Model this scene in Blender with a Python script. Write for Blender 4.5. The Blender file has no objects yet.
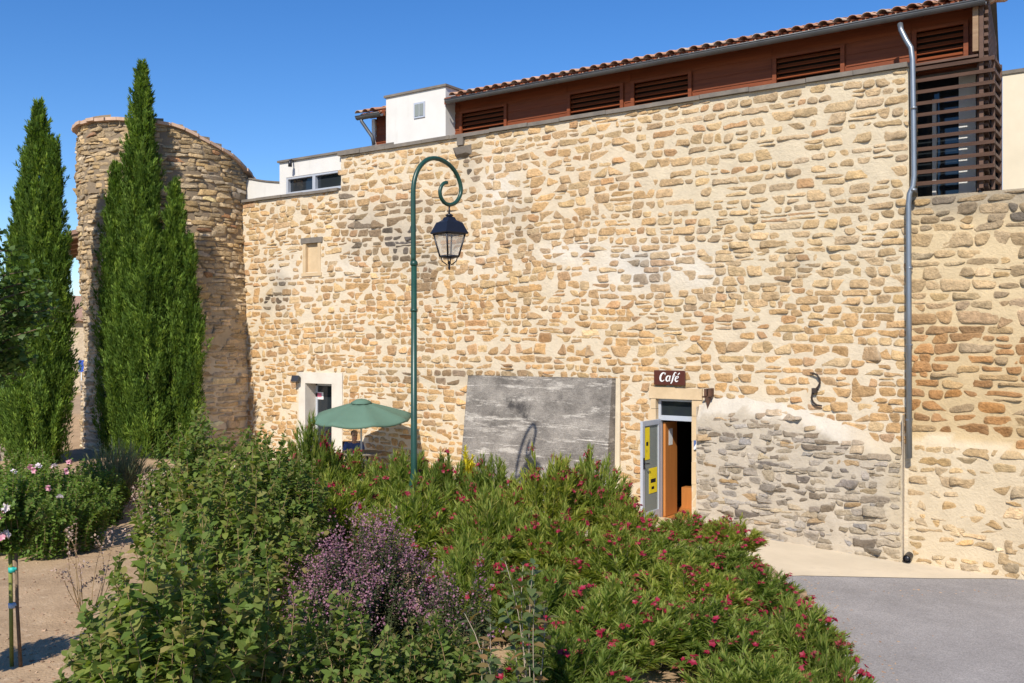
import bpy, math, random
import numpy as np
from mathutils import Vector, Matrix, noise
R_ = math.radians
random.seed(7); rng = np.random.default_rng(7)
SC = bpy.context.scene; COL = SC.collection
# ------------------------------------------------------------------ camera, sky, sun, exposure
H = 3.3; TH = R_(35.1); FP = 950.0
cam = bpy.data.cameras.new('camera'); co = bpy.data.objects.new('camera', cam); COL.objects.link(co)
co.location = (0, 0, H); co.rotation_euler = (R_(90), 0, TH)
cam.sensor_width = 36.0; cam.lens = FP/1024*36.0; cam.clip_end = 3000; cam.clip_start = .05
SC.camera = co
SUN = Vector((.335*.752, -.942*.752, .660)).normalized()        # towards the sun
world = bpy.data.worlds.new('World'); SC.world = world; world.use_nodes = True
wn = world.node_tree; sky = wn.nodes.new('ShaderNodeTexSky'); sky.sky_type = 'NISHITA'; sky.sun_disc = False
sky.sun_elevation = math.asin(SUN.z); sky.sun_rotation = math.atan2(SUN.x, SUN.y)
sky.air_density = 1.0; sky.dust_density = 0.0; sky.ozone_density = 4.0; sky.altitude = 600
hs_ = wn.nodes.new('ShaderNodeHueSaturation'); hs_.inputs['Saturation'].default_value = 1.27; hs_.inputs['Hue'].default_value = .508
wn.links.new(sky.outputs[0], hs_.inputs['Color']); wn.links.new(hs_.outputs[0], wn.nodes['Background'].inputs[0]); wn.nodes['Background'].inputs[1].default_value = .12
sl = bpy.data.lights.new('sun', 'SUN'); sl.energy = 4.6; sl.angle = R_(.53); sl.color = (1, .93, .82)
so = bpy.data.objects.new('sun', sl); COL.objects.link(so); so.location = (10, -20, 30)
so.rotation_euler = SUN.to_track_quat('Z', 'Y').to_euler()
vs = SC.view_settings; vs.view_transform = 'Standard'; vs.look = 'None'; vs.gamma = 1; vs.use_curve_mapping = False
vs.exposure = .33
# ------------------------------------------------------------------ measuring helpers
FW = Vector((-math.sin(TH), math.cos(TH), 0)); RT = Vector((math.cos(TH), math.sin(TH), 0))
def ray(px, py): return FW + RT*((px-512)/FP) + Vector((0, 0, (341.5-py)/FP))
def at(px, py, depth): return ray(px, py)*depth + Vector((0, 0, H))     # world point at a given distance
def W(px, py, y=16.0):                                                   # world point on the plane of the wall
    d = ray(px, py); return d*(y/d.y) + Vector((0, 0, H))
def U(px, y=16.0): return W(px, 300, y).x
def smooth(a, b, x): t = min(1, max(0, (x-a)/(b-a))); return t*t*(3-2*t)
def interp(pts, x): return float(np.interp(x, [p[0] for p in pts], [p[1] for p in pts]))
def nz(x, y, z=0): return noise.noise(Vector((x, y, z)))
# ------------------------------------------------------------------ object helpers
def tag(o, label=None, cat=None, group=None, kind=None):
    if label: o['label'] = label
    if cat: o['category'] = cat
    if group: o['group'] = group
    if kind: o['kind'] = kind
    return o
def thing(name, loc, label, cat, group=None):
    o = bpy.data.objects.new(name, None); COL.objects.link(o); o.location = loc; o.empty_display_size = .2
    return tag(o, label, cat, group)
def wloc(o):
    v = Vector((0, 0, 0))
    while o is not None: v += o.location; o = o.parent
    return v
class MB:
    """collects shapes in world coordinates"""
    def __init__(s): s.v = []; s.f = []; s.sm = []; s.col = []; s.usecol = False; s.mi = []
    def add(s, vs, fs, smooth=False, col=None, mi=0):
        n = len(s.v); s.v.extend([tuple(v) for v in vs]); s.f.extend([tuple(i+n for i in f) for f in fs])
        s.sm.extend([smooth]*len(fs)); s.mi.extend([mi]*len(fs))
        if col is not None: s.usecol = True
        s.col.extend([col if col is not None else (1, 1, 1)]*len(vs)); return s
    def box(s, a, b, mi=0):
        x0, y0, z0 = a; x1, y1, z1 = b
        vs = [(x0,y0,z0),(x1,y0,z0),(x1,y1,z0),(x0,y1,z0),(x0,y0,z1),(x1,y0,z1),(x1,y1,z1),(x0,y1,z1)]
        return s.add(vs, [(0,3,2,1),(4,5,6,7),(0,1,5,4),(1,2,6,5),(2,3,7,6),(3,0,4,7)], mi=mi)
    def obox(s, c, ax, ay, az, col=None, mi=0):      # centre and three half axes
        c, ax, ay, az = map(Vector, (c, ax, ay, az))
        vs = [c+ax*i+ay*j+az*k for k in (-1,1) for i, j in ((-1,-1),(1,-1),(1,1),(-1,1))]
        return s.add(vs, [(0,3,2,1),(4,5,6,7),(0,1,5,4),(1,2,6,5),(2,3,7,6),(3,0,4,7)], col=col, mi=mi)
    def tube(s, pts, r, n=8, cap=True, col=None, mi=0):
        pts = [Vector(p) for p in pts]; k = len(pts); rs = r if isinstance(r, (list, tuple)) else [r]*k
        rings = []; up = None
        for i, p in enumerate(pts):
            t = (pts[min(i+1,k-1)]-pts[max(i-1,0)]).normalized()
            if up is None: up = Vector((0,0,1)) if abs(t.z) < .9 else Vector((1,0,0))
            a = (up - t*up.dot(t)).normalized(); b = t.cross(a); up = a
            rings += [p+(a*math.cos(2*math.pi*j/n)+b*math.sin(2*math.pi*j/n))*rs[i] for j in range(n)]
        fs = [(i*n+j, i*n+(j+1)%n, (i+1)*n+(j+1)%n, (i+1)*n+j) for i in range(k-1) for j in range(n)]
        if cap: fs += [tuple(range(n))[::-1], tuple(range((k-1)*n, k*n))]
        return s.add(rings, fs, True, col, mi)
    def lathe(s, c, prof, n=16, smooth=True, mi=0, rot=0):       # prof: (radius, z) from the bottom up
        c = Vector(c)
        vs = [c+Vector((r*math.cos(rot+2*math.pi*j/n), r*math.sin(rot+2*math.pi*j/n), z)) for r, z in prof for j in range(n)]
        k = len(prof)
        fs = [(i*n+j, i*n+(j+1)%n, (i+1)*n+(j+1)%n, (i+1)*n+j) for i in range(k-1) for j in range(n)]
        fs += [tuple(range(n))[::-1], tuple(range((k-1)*n, k*n))]
        return s.add(vs, fs, smooth, mi=mi)
    def build(s, name, mat, parent=None, origin=None):
        me = bpy.data.meshes.new(name)
        base = wloc(parent) if parent is not None else (Vector(origin) if origin is not None else Vector((0,0,0)))
        vs = np.array(s.v, dtype=np.float64) - np.array(base)
        me.from_pydata(vs.tolist(), [], s.f)
        me.polygons.foreach_set('use_smooth', s.sm); me.polygons.foreach_set('material_index', s.mi)
        for m in (mat if isinstance(mat, (list, tuple)) else [mat]): me.materials.append(m)
        if s.usecol:
            at_ = me.color_attributes.new('Col', 'FLOAT_COLOR', 'POINT')
            c = np.ones((len(s.v), 4)); c[:, :3] = np.array(s.col); at_.data.foreach_set('color', c.ravel())
        me.update()
        o = bpy.data.objects.new(name, me); COL.objects.link(o)
        if parent is not None: o.parent = parent
        else: o.location = base
        return o
def np_mesh(name, verts, faces, mat, smooth=True):
    """faces: (n,k) array, every face with k corners"""
    me = bpy.data.meshes.new(name); n, k = faces.shape
    me.vertices.add(len(verts)); me.vertices.foreach_set('co', np.asarray(verts, np.float32).ravel())
    me.loops.add(n*k); me.loops.foreach_set('vertex_index', faces.astype(np.int32).ravel())
    me.polygons.add(n); me.polygons.foreach_set('loop_start', np.arange(0, n*k, k, dtype=np.int32))
    me.polygons.foreach_set('use_smooth', np.full(n, smooth)); me.materials.append(mat)
    me.update(calc_edges=True); return me
def link(name, me, parent=None, loc=(0,0,0), rot=(0,0,0), scale=(1,1,1)):
    o = bpy.data.objects.new(name, me); COL.objects.link(o); o.parent = parent
    o.location = loc; o.rotation_euler = rot; o.scale = scale; return o
# ------------------------------------------------------------------ materials
def nodes(name):
    m = bpy.data.materials.new(name); m.use_nodes = True; t = m.node_tree
    return m, t, t.nodes['Principled BSDF']
def N(t, typ, **kw):
    n = t.nodes.new(typ)
    for k, v in kw.items():
        if k.startswith('i_'): n.inputs[k[2:].replace('_', ' ')].default_value = v
        else: setattr(n, k, v)
    return n
def ramp(t, stops):
    r = t.nodes.new('ShaderNodeValToRGB'); e = r.color_ramp.elements
    while len(e) < len(stops): e.new(.5)
    for el, (p, c) in zip(e, stops): el.position = p; el.color = (*c, 1)
    return r
def surf(name, c0, c1=None, scale=4, rough=.85, bump=.3, bscale=40, metal=0, detail=6, stretch=None, spec=.3, bdist=.01, stain=None):
    """two-tone noisy surface with bump; optional stain = (colour, scale, lo, hi, stretch)"""
    m, t, p = nodes(name); c1 = c1 or tuple(x*.75 for x in c0)
    tc = N(t, 'ShaderNodeTexCoord'); mp = N(t, 'ShaderNodeMapping'); t.links.new(tc.outputs['Object'], mp.inputs[0])
    if stretch: mp.inputs['Scale'].default_value = stretch
    n1 = N(t, 'ShaderNodeTexNoise', i_Scale=scale, i_Detail=detail, i_Roughness=.65); t.links.new(mp.outputs[0], n1.inputs[0])
    r = ramp(t, [(.3, c1), (.7, c0)]); t.links.new(n1.outputs[0], r.inputs[0]); out = r.outputs[0]
    if stain:
        sc_, ss, lo, hi, st = stain
        mp2 = N(t, 'ShaderNodeMapping'); mp2.inputs['Scale'].default_value = st; mp2.inputs['Location'].default_value = (3.1, 1.7, .4)
        t.links.new(tc.outputs['Object'], mp2.inputs[0])
        n3 = N(t, 'ShaderNodeTexNoise', i_Scale=ss, i_Detail=8, i_Roughness=.7); t.links.new(mp2.outputs[0], n3.inputs[0])
        r2 = ramp(t, [(lo, (0,0,0)), (hi, (1,1,1))]); t.links.new(n3.outputs[0], r2.inputs[0])
        mx = N(t, 'ShaderNodeMix', data_type='RGBA'); t.links.new(r2.outputs[0], mx.inputs[0])
        t.links.new(out, mx.inputs[6]); mx.inputs[7].default_value = (*sc_, 1); out = mx.outputs[2]
    t.links.new(out, p.inputs['Base Color'])
    n2 = N(t, 'ShaderNodeTexNoise', i_Scale=bscale, i_Detail=5); t.links.new(mp.outputs[0], n2.inputs[0])
    b = N(t, 'ShaderNodeBump', i_Strength=bump, i_Distance=bdist); t.links.new(n2.outputs[0], b.inputs['Height'])
    t.links.new(b.outputs[0], p.inputs['Normal'])
    p.inputs['Roughness'].default_value = rough; p.inputs['Metallic'].default_value = metal; p.inputs['Specular IOR Level'].default_value = spec
    return m
def vcol(name, rough=.92, amount=.35, scale=9, bump=.6, bscale=28, bdist=.02, fine=90):
    """the colour each stone carries, broken up by grain and pitting"""
    m, t, p = nodes(name); a = N(t, 'ShaderNodeVertexColor', layer_name='Col'); tc = N(t, 'ShaderNodeTexCoord')
    n1 = N(t, 'ShaderNodeTexNoise', i_Scale=scale, i_Detail=7, i_Roughness=.7); t.links.new(tc.outputs['Object'], n1.inputs[0])
    mr = N(t, 'ShaderNodeMapRange'); mr.inputs[1].default_value = .25; mr.inputs[2].default_value = .75
    mr.inputs[3].default_value = 1-amount; mr.inputs[4].default_value = 1+amount*.6; t.links.new(n1.outputs[0], mr.inputs[0])
    mx = N(t, 'ShaderNodeMix', data_type='RGBA', blend_type='MULTIPLY'); mx.inputs[0].default_value = 1
    t.links.new(a.outputs[0], mx.inputs[6]); t.links.new(mr.outputs[0], mx.inputs[7]); t.links.new(mx.outputs[2], p.inputs['Base Color'])
    n2 = N(t, 'ShaderNodeTexNoise', i_Scale=bscale, i_Detail=8, i_Roughness=.7); t.links.new(tc.outputs['Object'], n2.inputs[0])
    b = N(t, 'ShaderNodeBump', i_Strength=bump, i_Distance=bdist); t.links.new(n2.outputs[0], b.inputs['Height'])
    t.links.new(b.outputs[0], p.inputs['Normal']); p.inputs['Roughness'].default_value = rough; p.inputs['Specular IOR Level'].default_value = .15
    return m
def leafmat(name, cols, trans=.25, rough=.5, spec=.35, tcol=None, each=0):
    m, t, p = nodes(name); g = N(t, 'ShaderNodeNewGeometry'); k = len(cols)
    r = ramp(t, [(i/max(1, k-1), c) for i, c in enumerate(cols)]); t.links.new(g.outputs['Random Per Island'], r.inputs[0])
    src = r.outputs[0]
    if each:                                              # every shrub a little lighter or darker, yellower or greener than the next
        oi = N(t, 'ShaderNodeObjectInfo'); r2 = ramp(t, [(0, (1-each, 1-each*.8, 1-each)), (.5, (1, 1, 1)), (1, (1+each, 1+each*.55, 1))]); t.links.new(oi.outputs['Random'], r2.inputs[0])
        x = N(t, 'ShaderNodeMix', data_type='RGBA', blend_type='MULTIPLY'); x.inputs[0].default_value = 1; t.links.new(src, x.inputs[6]); t.links.new(r2.outputs[0], x.inputs[7]); src = x.outputs[2]
    t.links.new(src, p.inputs['Base Color']); p.inputs['Roughness'].default_value = rough; p.inputs['Specular IOR Level'].default_value = spec
    tr = N(t, 'ShaderNodeBsdfTranslucent'); mixc = N(t, 'ShaderNodeMix', data_type='RGBA', blend_type='MULTIPLY'); mixc.inputs[0].default_value = 1
    t.links.new(src, mixc.inputs[6]); mixc.inputs[7].default_value = (*(tcol or (1.6, 1.7, .7)), 1); t.links.new(mixc.outputs[2], tr.inputs[0])
    ms = N(t, 'ShaderNodeMixShader'); ms.inputs[0].default_value = trans
    t.links.new(p.outputs[0], ms.inputs[1]); t.links.new(tr.outputs[0], ms.inputs[2]); t.links.new(ms.outputs[0], t.nodes['Material Output'].inputs[0])
    return m
def flat(name, c, rough=.5, metal=0, spec=.5, bump=0.05):
    return surf(name, c, tuple(x*.88 for x in c), scale=6, rough=rough, bump=bump, bscale=60, metal=metal, spec=spec)
def glassmat(name, c=(.02,.025,.03), rough=.03, trans=0):
    m, t, p = nodes(name); p.inputs['Base Color'].default_value = (*c, 1); p.inputs['Roughness'].default_value = rough
    p.inputs['Specular IOR Level'].default_value = .6; p.inputs['Transmission Weight'].default_value = trans; return m
M = {}
M['stone'] = vcol('stone', amount=.42, scale=11, bump=1.0, bscale=24, bdist=.05)
M['mortar'] = vcol('mortar', amount=.14, scale=3.5, bump=.8, bscale=22, bdist=.03)
M['dirt'] = surf('dirt', (.47,.33,.20), (.31,.21,.125), scale=2.2, rough=.95, bump=.55, bscale=38, bdist=.025, detail=12, stain=((.56,.42,.28), 7, .55, .75, (1,1,1)))
M['asphalt'] = surf('asphalt', (.37,.335,.315), (.27,.25,.235), scale=60, rough=.9, bump=.6, bscale=160, bdist=.008, stain=((.38,.345,.32), .7, .42, .66, (1,1,1)))
M['concrete'] = surf('concrete', (.64,.545,.40), (.54,.455,.33), scale=1.2, rough=.9, bump=.4, bscale=60, stain=((.48,.40,.30), 2.2, .56, .74, (1,1,1)))
M['slab_old'] = surf('weathered_concrete', (.205,.185,.168), (.075,.068,.063), scale=2.2, rough=.95, bump=.6, bscale=45, detail=11, bdist=.015, stretch=(1,1,2.2), stain=((.43,.40,.36), 1.5, .53, .66, (.35,1,3.6)))
def slab_mat():
    m, t, p = nodes('weathered_concrete'); tc = N(t, 'ShaderNodeTexCoord')
    def layer(scale, st, detail, rough, loc=(0,0,0)):
        mp = N(t, 'ShaderNodeMapping'); mp.inputs['Scale'].default_value = st; mp.inputs['Location'].default_value = loc; t.links.new(tc.outputs['Object'], mp.inputs[0])
        n = N(t, 'ShaderNodeTexNoise', i_Scale=scale, i_Detail=detail, i_Roughness=rough); t.links.new(mp.outputs[0], n.inputs[0]); return n.outputs[0]
    def mix(a, b, f, mode='MIX'):
        x = N(t, 'ShaderNodeMix', data_type='RGBA', blend_type=mode)
        for sck, val in ((0, f), (6, a), (7, b)):
            if isinstance(val, (int, float)): x.inputs[sck].default_value = val
            elif isinstance(val, tuple): x.inputs[sck].default_value = (*val, 1)
            else: t.links.new(val, x.inputs[sck])
        return x.outputs[2]
    def rmp(src, lo, hi): r = ramp(t, [(lo, (0,0,0)), (hi, (1,1,1))]); t.links.new(src, r.inputs[0]); return r.outputs[0]
    base = mix((.135,.122,.108), (.33,.30,.262), rmp(layer(1.1, (1,1,1.4), 9, .7), .36, .64))
    base = mix(base, (.44,.405,.355), rmp(layer(1.6, (.7,1,4), 12, .78, (2,0,1)), .53, .60))
    base = mix(base, (.60,.555,.49), rmp(layer(1.3, (.4,1,9), 12, .8, (5,1,3)), .585, .625))
    base = mix(base, (.065,.06,.057), rmp(layer(.8, (1,1,1), 8, .7, (9,4,2)), .58, .66))
    g = layer(55, (1,1,1), 3, .7); base = mix(base, g, .75, 'OVERLAY'); base = mix(base, layer(18, (1,1,2.5), 6, .8, (1,1,1)), .6, 'OVERLAY')
    t.links.new(base, p.inputs['Base Color']); b = N(t, 'ShaderNodeBump', i_Strength=.9, i_Distance=.02); t.links.new(layer(22, (1,1,2.2), 8, .75), b.inputs['Height']); t.links.new(b.outputs[0], p.inputs['Normal'])
    p.inputs['Roughness'].default_value = .95; p.inputs['Specular IOR Level'].default_value = .15; return m
M['slab'] = slab_mat()
def asphalt_mat():
    m, t, p = nodes('asphalt'); tc = N(t, 'ShaderNodeTexCoord'); O = tc.outputs['Object']
    v = N(t, 'ShaderNodeTexVoronoi', i_Scale=75); t.links.new(O, v.inputs[0]); r = ramp(t, [(0, (.215,.20,.195)), (.45, (.285,.27,.262)), (1, (.36,.34,.328))]); t.links.new(v.outputs['Color'], r.inputs[0])
    n = N(t, 'ShaderNodeTexNoise', i_Scale=.9, i_Detail=9, i_Roughness=.7); t.links.new(O, n.inputs[0]); mr = N(t, 'ShaderNodeMapRange'); mr.inputs[1].default_value = .3; mr.inputs[2].default_value = .7; mr.inputs[3].default_value = .78; mr.inputs[4].default_value = 1.12; t.links.new(n.outputs[0], mr.inputs[0])
    x = N(t, 'ShaderNodeMix', data_type='RGBA', blend_type='MULTIPLY'); x.inputs[0].default_value = 1; t.links.new(r.outputs[0], x.inputs[6]); t.links.new(mr.outputs[0], x.inputs[7])
    c = N(t, 'ShaderNodeTexVoronoi', feature='DISTANCE_TO_EDGE', i_Scale=.55); nd = N(t, 'ShaderNodeTexNoise', i_Scale=2.5, i_Detail=6); t.links.new(O, nd.inputs[0]); ad = N(t, 'ShaderNodeMix', data_type='RGBA'); ad.inputs[0].default_value = .22; t.links.new(O, ad.inputs[6]); t.links.new(nd.outputs['Color'], ad.inputs[7]); t.links.new(ad.outputs[2], c.inputs[0])
    cr = ramp(t, [(.0, (.8,.8,.8)), (.004, (1,1,1))]); t.links.new(c.outputs['Distance'], cr.inputs[0]); x2 = N(t, 'ShaderNodeMix', data_type='RGBA', blend_type='MULTIPLY'); x2.inputs[0].default_value = .25; t.links.new(x.outputs[2], x2.inputs[6]); t.links.new(cr.outputs[0], x2.inputs[7])
    t.links.new(x2.outputs[2], p.inputs['Base Color']); b = N(t, 'ShaderNodeBump', i_Strength=.7, i_Distance=.006); t.links.new(v.outputs['Distance'], b.inputs['Height']); t.links.new(b.outputs[0], p.inputs['Normal']); p.inputs['Roughness'].default_value = .9; p.inputs['Specular IOR Level'].default_value = .2; return m
M['asphalt'] = asphalt_mat()
M['render'] = surf('white_render', (.66,.645,.61), (.60,.585,.55), scale=1.6, rough=.9, bump=.15, bscale=80, stain=((.50,.47,.42), 2.0, .60, .85, (2.5,2.5,.25)))
M['cream_render'] = surf('cream_render', (.72,.64,.50), (.64,.57,.44), scale=1.2, rough=.9, bump=.15, bscale=80)
M['lime'] = surf('lime_surround', (.66,.61,.53), (.57,.52,.44), scale=3, rough=.92, bump=.4, bscale=30)
M['ashlar'] = surf('sandstone_block', (.62,.47,.29), (.50,.37,.22), scale=3, rough=.92, bump=.4, bscale=30, stain=((.38,.31,.22), 3, .6, .8, (1,1,1)))
M['coping'] = surf('coping_stone', (.22,.19,.155), (.13,.115,.10), scale=3, rough=.9, bump=.5, bscale=30)
M['timber'] = surf('red_brown_timber', (.235,.060,.018), (.14,.036,.012), scale=2.5, rough=.6, bump=.4, bscale=30, stretch=(.4,4,7), spec=.3)
M['timber_grey'] = surf('weathered_timber', (.34,.23,.14), (.22,.13,.075), scale=2.5, rough=.8, bump=.5, bscale=20, stretch=(.5,4,8))
M['louvre'] = surf('brown_louvre_wood', (.135,.075,.05), (.085,.048,.034), scale=3, rough=.65, bump=.3, bscale=30, stretch=(.5,4,4))
M['dark'] = surf('painted_interior_shade', (.018,.014,.012), (.012,.01,.009), rough=.9, bump=.1)  # near-black colour stands in for the shade of unlit interiors
M['zinc'] = surf('zinc', (.30,.33,.36), (.22,.245,.27), scale=5, rough=.42, bump=.05, metal=.7, stretch=(1,1,.4))
M['gutter'] = surf('gutter_zinc', (.16,.165,.17), (.11,.115,.12), scale=3, rough=.5, bump=.05, metal=.6)
M['green_iron'] = surf('green_painted_iron', (.016,.065,.045), (.012,.048,.035), scale=8, rough=.38, bump=.08, spec=.5)
M['black_iron'] = surf('black_painted_iron', (.012,.014,.022), (.009,.010,.015), scale=8, rough=.4, bump=.08, spec=.5)
M['rust'] = surf('rusty_iron', (.16,.075,.04), (.055,.035,.028), scale=14, rough=.85, bump=.6, bscale=60)
M['old_iron'] = surf('old_iron', (.05,.036,.028), (.03,.022,.018), scale=14, rough=.7, bump=.6, bscale=60)
M['glass'] = glassmat('window_glass'); M['pane'] = glassmat('dull_pane', (.24,.26,.23), .12)
def clear_mat():
    m, t, p = nodes('lantern_pane'); p.inputs['Base Color'].default_value = (.62,.58,.52,1); p.inputs['Roughness'].default_value = .15
    tr = N(t, 'ShaderNodeBsdfTransparent'); ms = N(t, 'ShaderNodeMixShader'); ms.inputs[0].default_value = .80
    t.links.new(p.outputs[0], ms.inputs[1]); t.links.new(tr.outputs[0], ms.inputs[2]); t.links.new(ms.outputs[0], t.nodes['Material Output'].inputs[0]); return m
M['lantern_glass'] = clear_mat()
def canopy_mat():
    m = surf('green_canvas', (.105,.185,.135), (.094,.168,.122), scale=5, rough=.8, bump=.15, bscale=120); return m
M['canvas'] = canopy_mat()
M['alu'] = surf('painted_aluminium', (.50,.53,.58), (.45,.48,.53), rough=.35, bump=.03, metal=.2)
M['white_paint'] = flat('white_paint', (.72,.72,.70), .5); M['yellow'] = flat('yellow_poster', (.80,.62,.02), .6)
M['paper'] = flat('white_paper', (.78,.78,.76), .7); M['orange_wood'] = surf('orange_varnished_wood', (.50,.20,.055), (.40,.15,.04), scale=3, rough=.4, bump=.1, stretch=(3,3,.4))
M['sign_brown'] = flat('brown_sign', (.085,.020,.010), .4); M['blue'] = flat('blue_enamel', (.03,.08,.42), .4); M['bluegrey'] = flat('blue_grey_plate', (.10,.15,.33), .4)
M['pink'] = flat('pink_paper', (.65,.16,.25), .6)
def tile_mat():
    m, t, p = nodes('terracotta'); g = N(t, 'ShaderNodeNewGeometry'); tc = N(t, 'ShaderNodeTexCoord')
    r = ramp(t, [(0, (.50,.25,.15)), (.4, (.62,.34,.21)), (.75, (.70,.45,.31)), (1, (.62,.48,.37))]); t.links.new(g.outputs['Random Per Island'], r.inputs[0])
    n = N(t, 'ShaderNodeTexNoise', i_Scale=9, i_Detail=6); t.links.new(tc.outputs['Object'], n.inputs[0])
    mx = N(t, 'ShaderNodeMix', data_type='RGBA', blend_type='MULTIPLY'); mx.inputs[0].default_value = .6
    t.links.new(r.outputs[0], mx.inputs[6]); t.links.new(n.outputs[0], mx.inputs[7]); t.links.new(mx.outputs[2], p.inputs['Base Color'])
    b = N(t, 'ShaderNodeBump', i_Strength=.3, i_Distance=.01); t.links.new(n.outputs[0], b.inputs['Height']); t.links.new(b.outputs[0], p.inputs['Normal'])
    p.inputs['Roughness'].default_value = .9; return m
M['tile'] = tile_mat()
M['rim_tile'] = surf('weathered_rim_tile', (.58,.41,.30), (.44,.30,.21), scale=5, rough=.9, bump=.4, bscale=30)
M['bark'] = surf('bark', (.20,.14,.09), (.10,.07,.045), scale=12, rough=.9, bump=.7, bscale=40)
M['twig'] = surf('twig', (.30,.21,.10), (.20,.13,.07), scale=12, rough=.85, bump=.3)
M['stake'] = surf('green_stake', (.22,.24,.05), (.15,.16,.04), scale=10, rough=.7, bump=.2)
M['skin'] = flat('skin', (.50,.29,.20), .55); M['hair'] = flat('dark_hair', (.03,.02,.015), .6); M['shirt'] = flat('blue_shirt', (.05,.09,.26), .8); M['trousers'] = flat('dark_trousers', (.03,.03,.04), .8)
M['turq'] = flat('turquoise_tie', (.02,.42,.36), .5); M['paleblue'] = flat('pale_blue_tie', (.30,.42,.55), .5)
# ------------------------------------------------------------------ terrain
HW = [(-60,1.0),(-24,.75),(-19.6,.65),(-17.5,.33),(-16,.25),(-7.6,0),(-3,-.23),(0,-.3),(20,-.4)]
HG = [(-60,.9),(-19,.62),(-12,.58),(-5,.6),(0,.45)]
XB = [(-20,-.5),(-5,-1),(5,-1.6),(9.7,-2.75),(10.4,-2.8),(13.9,-4.6),(15.2,-5.6),(16,-6.4),(40,-6.4)]
def ground(x, y):
    hw = interp(HW, x); hg = interp(HG, x); r = math.hypot(x, y)
    if r < 7: hg += (7-r)*.16
    wr = smooth(0, 1.0, interp(XB, y)-x)
    wy = 1-smooth(11.3, 13.2, y); wy = wy + (1-wy)*(1-smooth(-19.5, -17.8, x))
    w = min(wr, wy) if x > -17.8 else wr*wy
    return hw*(1-w)+hg*w + .05*w*nz(x*.9, y*.9, 3)+.02*w*nz(x*3, y*3, 5)
def axis(lo, hi, flo, fhi, fine):
    a = list(np.arange(flo, fhi+1e-6, fine)); st = fine
    x = flo
    while x > lo: st *= 1.35; x -= st; a.insert(0, max(x, lo))
    st = fine; x = fhi
    while x < hi: st *= 1.35; x += st; a.append(min(x, hi))
    return a
gx = axis(-900, 900, -22, 4, .2); gy = axis(-300, 1500, 1, 16.4, .2)
g = MB(); nx, ny = len(gx), len(gy)
gvs = []
for y in gy:
    for x in gx:
        z = ground(max(-60, min(20, x)), max(-6, min(30, y)))
        if x > interp(XB, y)+.1 or (y > 13.2 and -17.5 < x): z -= .06
        gvs.append((x, y, z))
g.add(gvs, [(j*nx+i, j*nx+i+1, (j+1)*nx+i+1, (j+1)*nx+i) for j in range(ny-1) for i in range(nx-1)], True)
tag(g.build('ground', M['dirt']), kind='structure')
# asphalt: right of the planted bed, up to the concrete apron
def strip(name, mat, rows, off):
    """rows: list of (y, x0, x1, n)"""
    m = MB(); vs = []; n = rows[0][3]
    for y, x0, x1, _ in rows:
        for i in range(n+1):
            x = x0+(x1-x0)*(i/n)**2; vs.append((x, y, interp(HW, x)+off))
    m.add(vs, [(j*(n+1)+i, j*(n+1)+i+1, (j+1)*(n+1)+i+1, (j+1)*(n+1)+i) for j in range(len(rows)-1) for i in range(n)], True)
    return tag(m.build(name, mat), kind='structure')
AE = [(-7.2,11.6),(-4.57,13.86),(-3.3,14.9),(-2.19,15.8),(-1.9,15.97)]
def ax_left(y):
    if y > 13.8: return interp([(13.86,-4.57),(14.9,-3.3),(15.8,-2.19),(15.97,-1.9)], y)
    return interp(XB, y)-.9
strip('road', M['asphalt'], [(float(y), ax_left(y), 60, 40) for y in list(np.arange(-30, -2, 4))+list(np.arange(-2, 13.8, .4))+[13.86]+list(np.arange(14.1, 15.97, .25))+[15.97]], .006)
m = MB(); vs = []; fs = []; xs = list(np.arange(-18.2, -1.95, .15)); K = 14
for x in xs:
    y0 = interp(AE, x) if x > -4.57 else interp([(-18.2,12.2),(-7,12.2),(-5.6,12.6),(-4.57,13.86)], x)
    for k in range(K+1):
        y = y0+(15.99-y0)*k/K; vs.append((x, y, (interp(HW, x) if x > -17.4 else ground(x, y))+.012))
m.add(vs, [(i*(K+1)+k, (i+1)*(K+1)+k, (i+1)*(K+1)+k+1, i*(K+1)+k+1) for i in range(len(xs)-1) for k in range(K)], True)
tag(m.build('terrace_path', M['concrete']), kind='structure')
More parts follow.
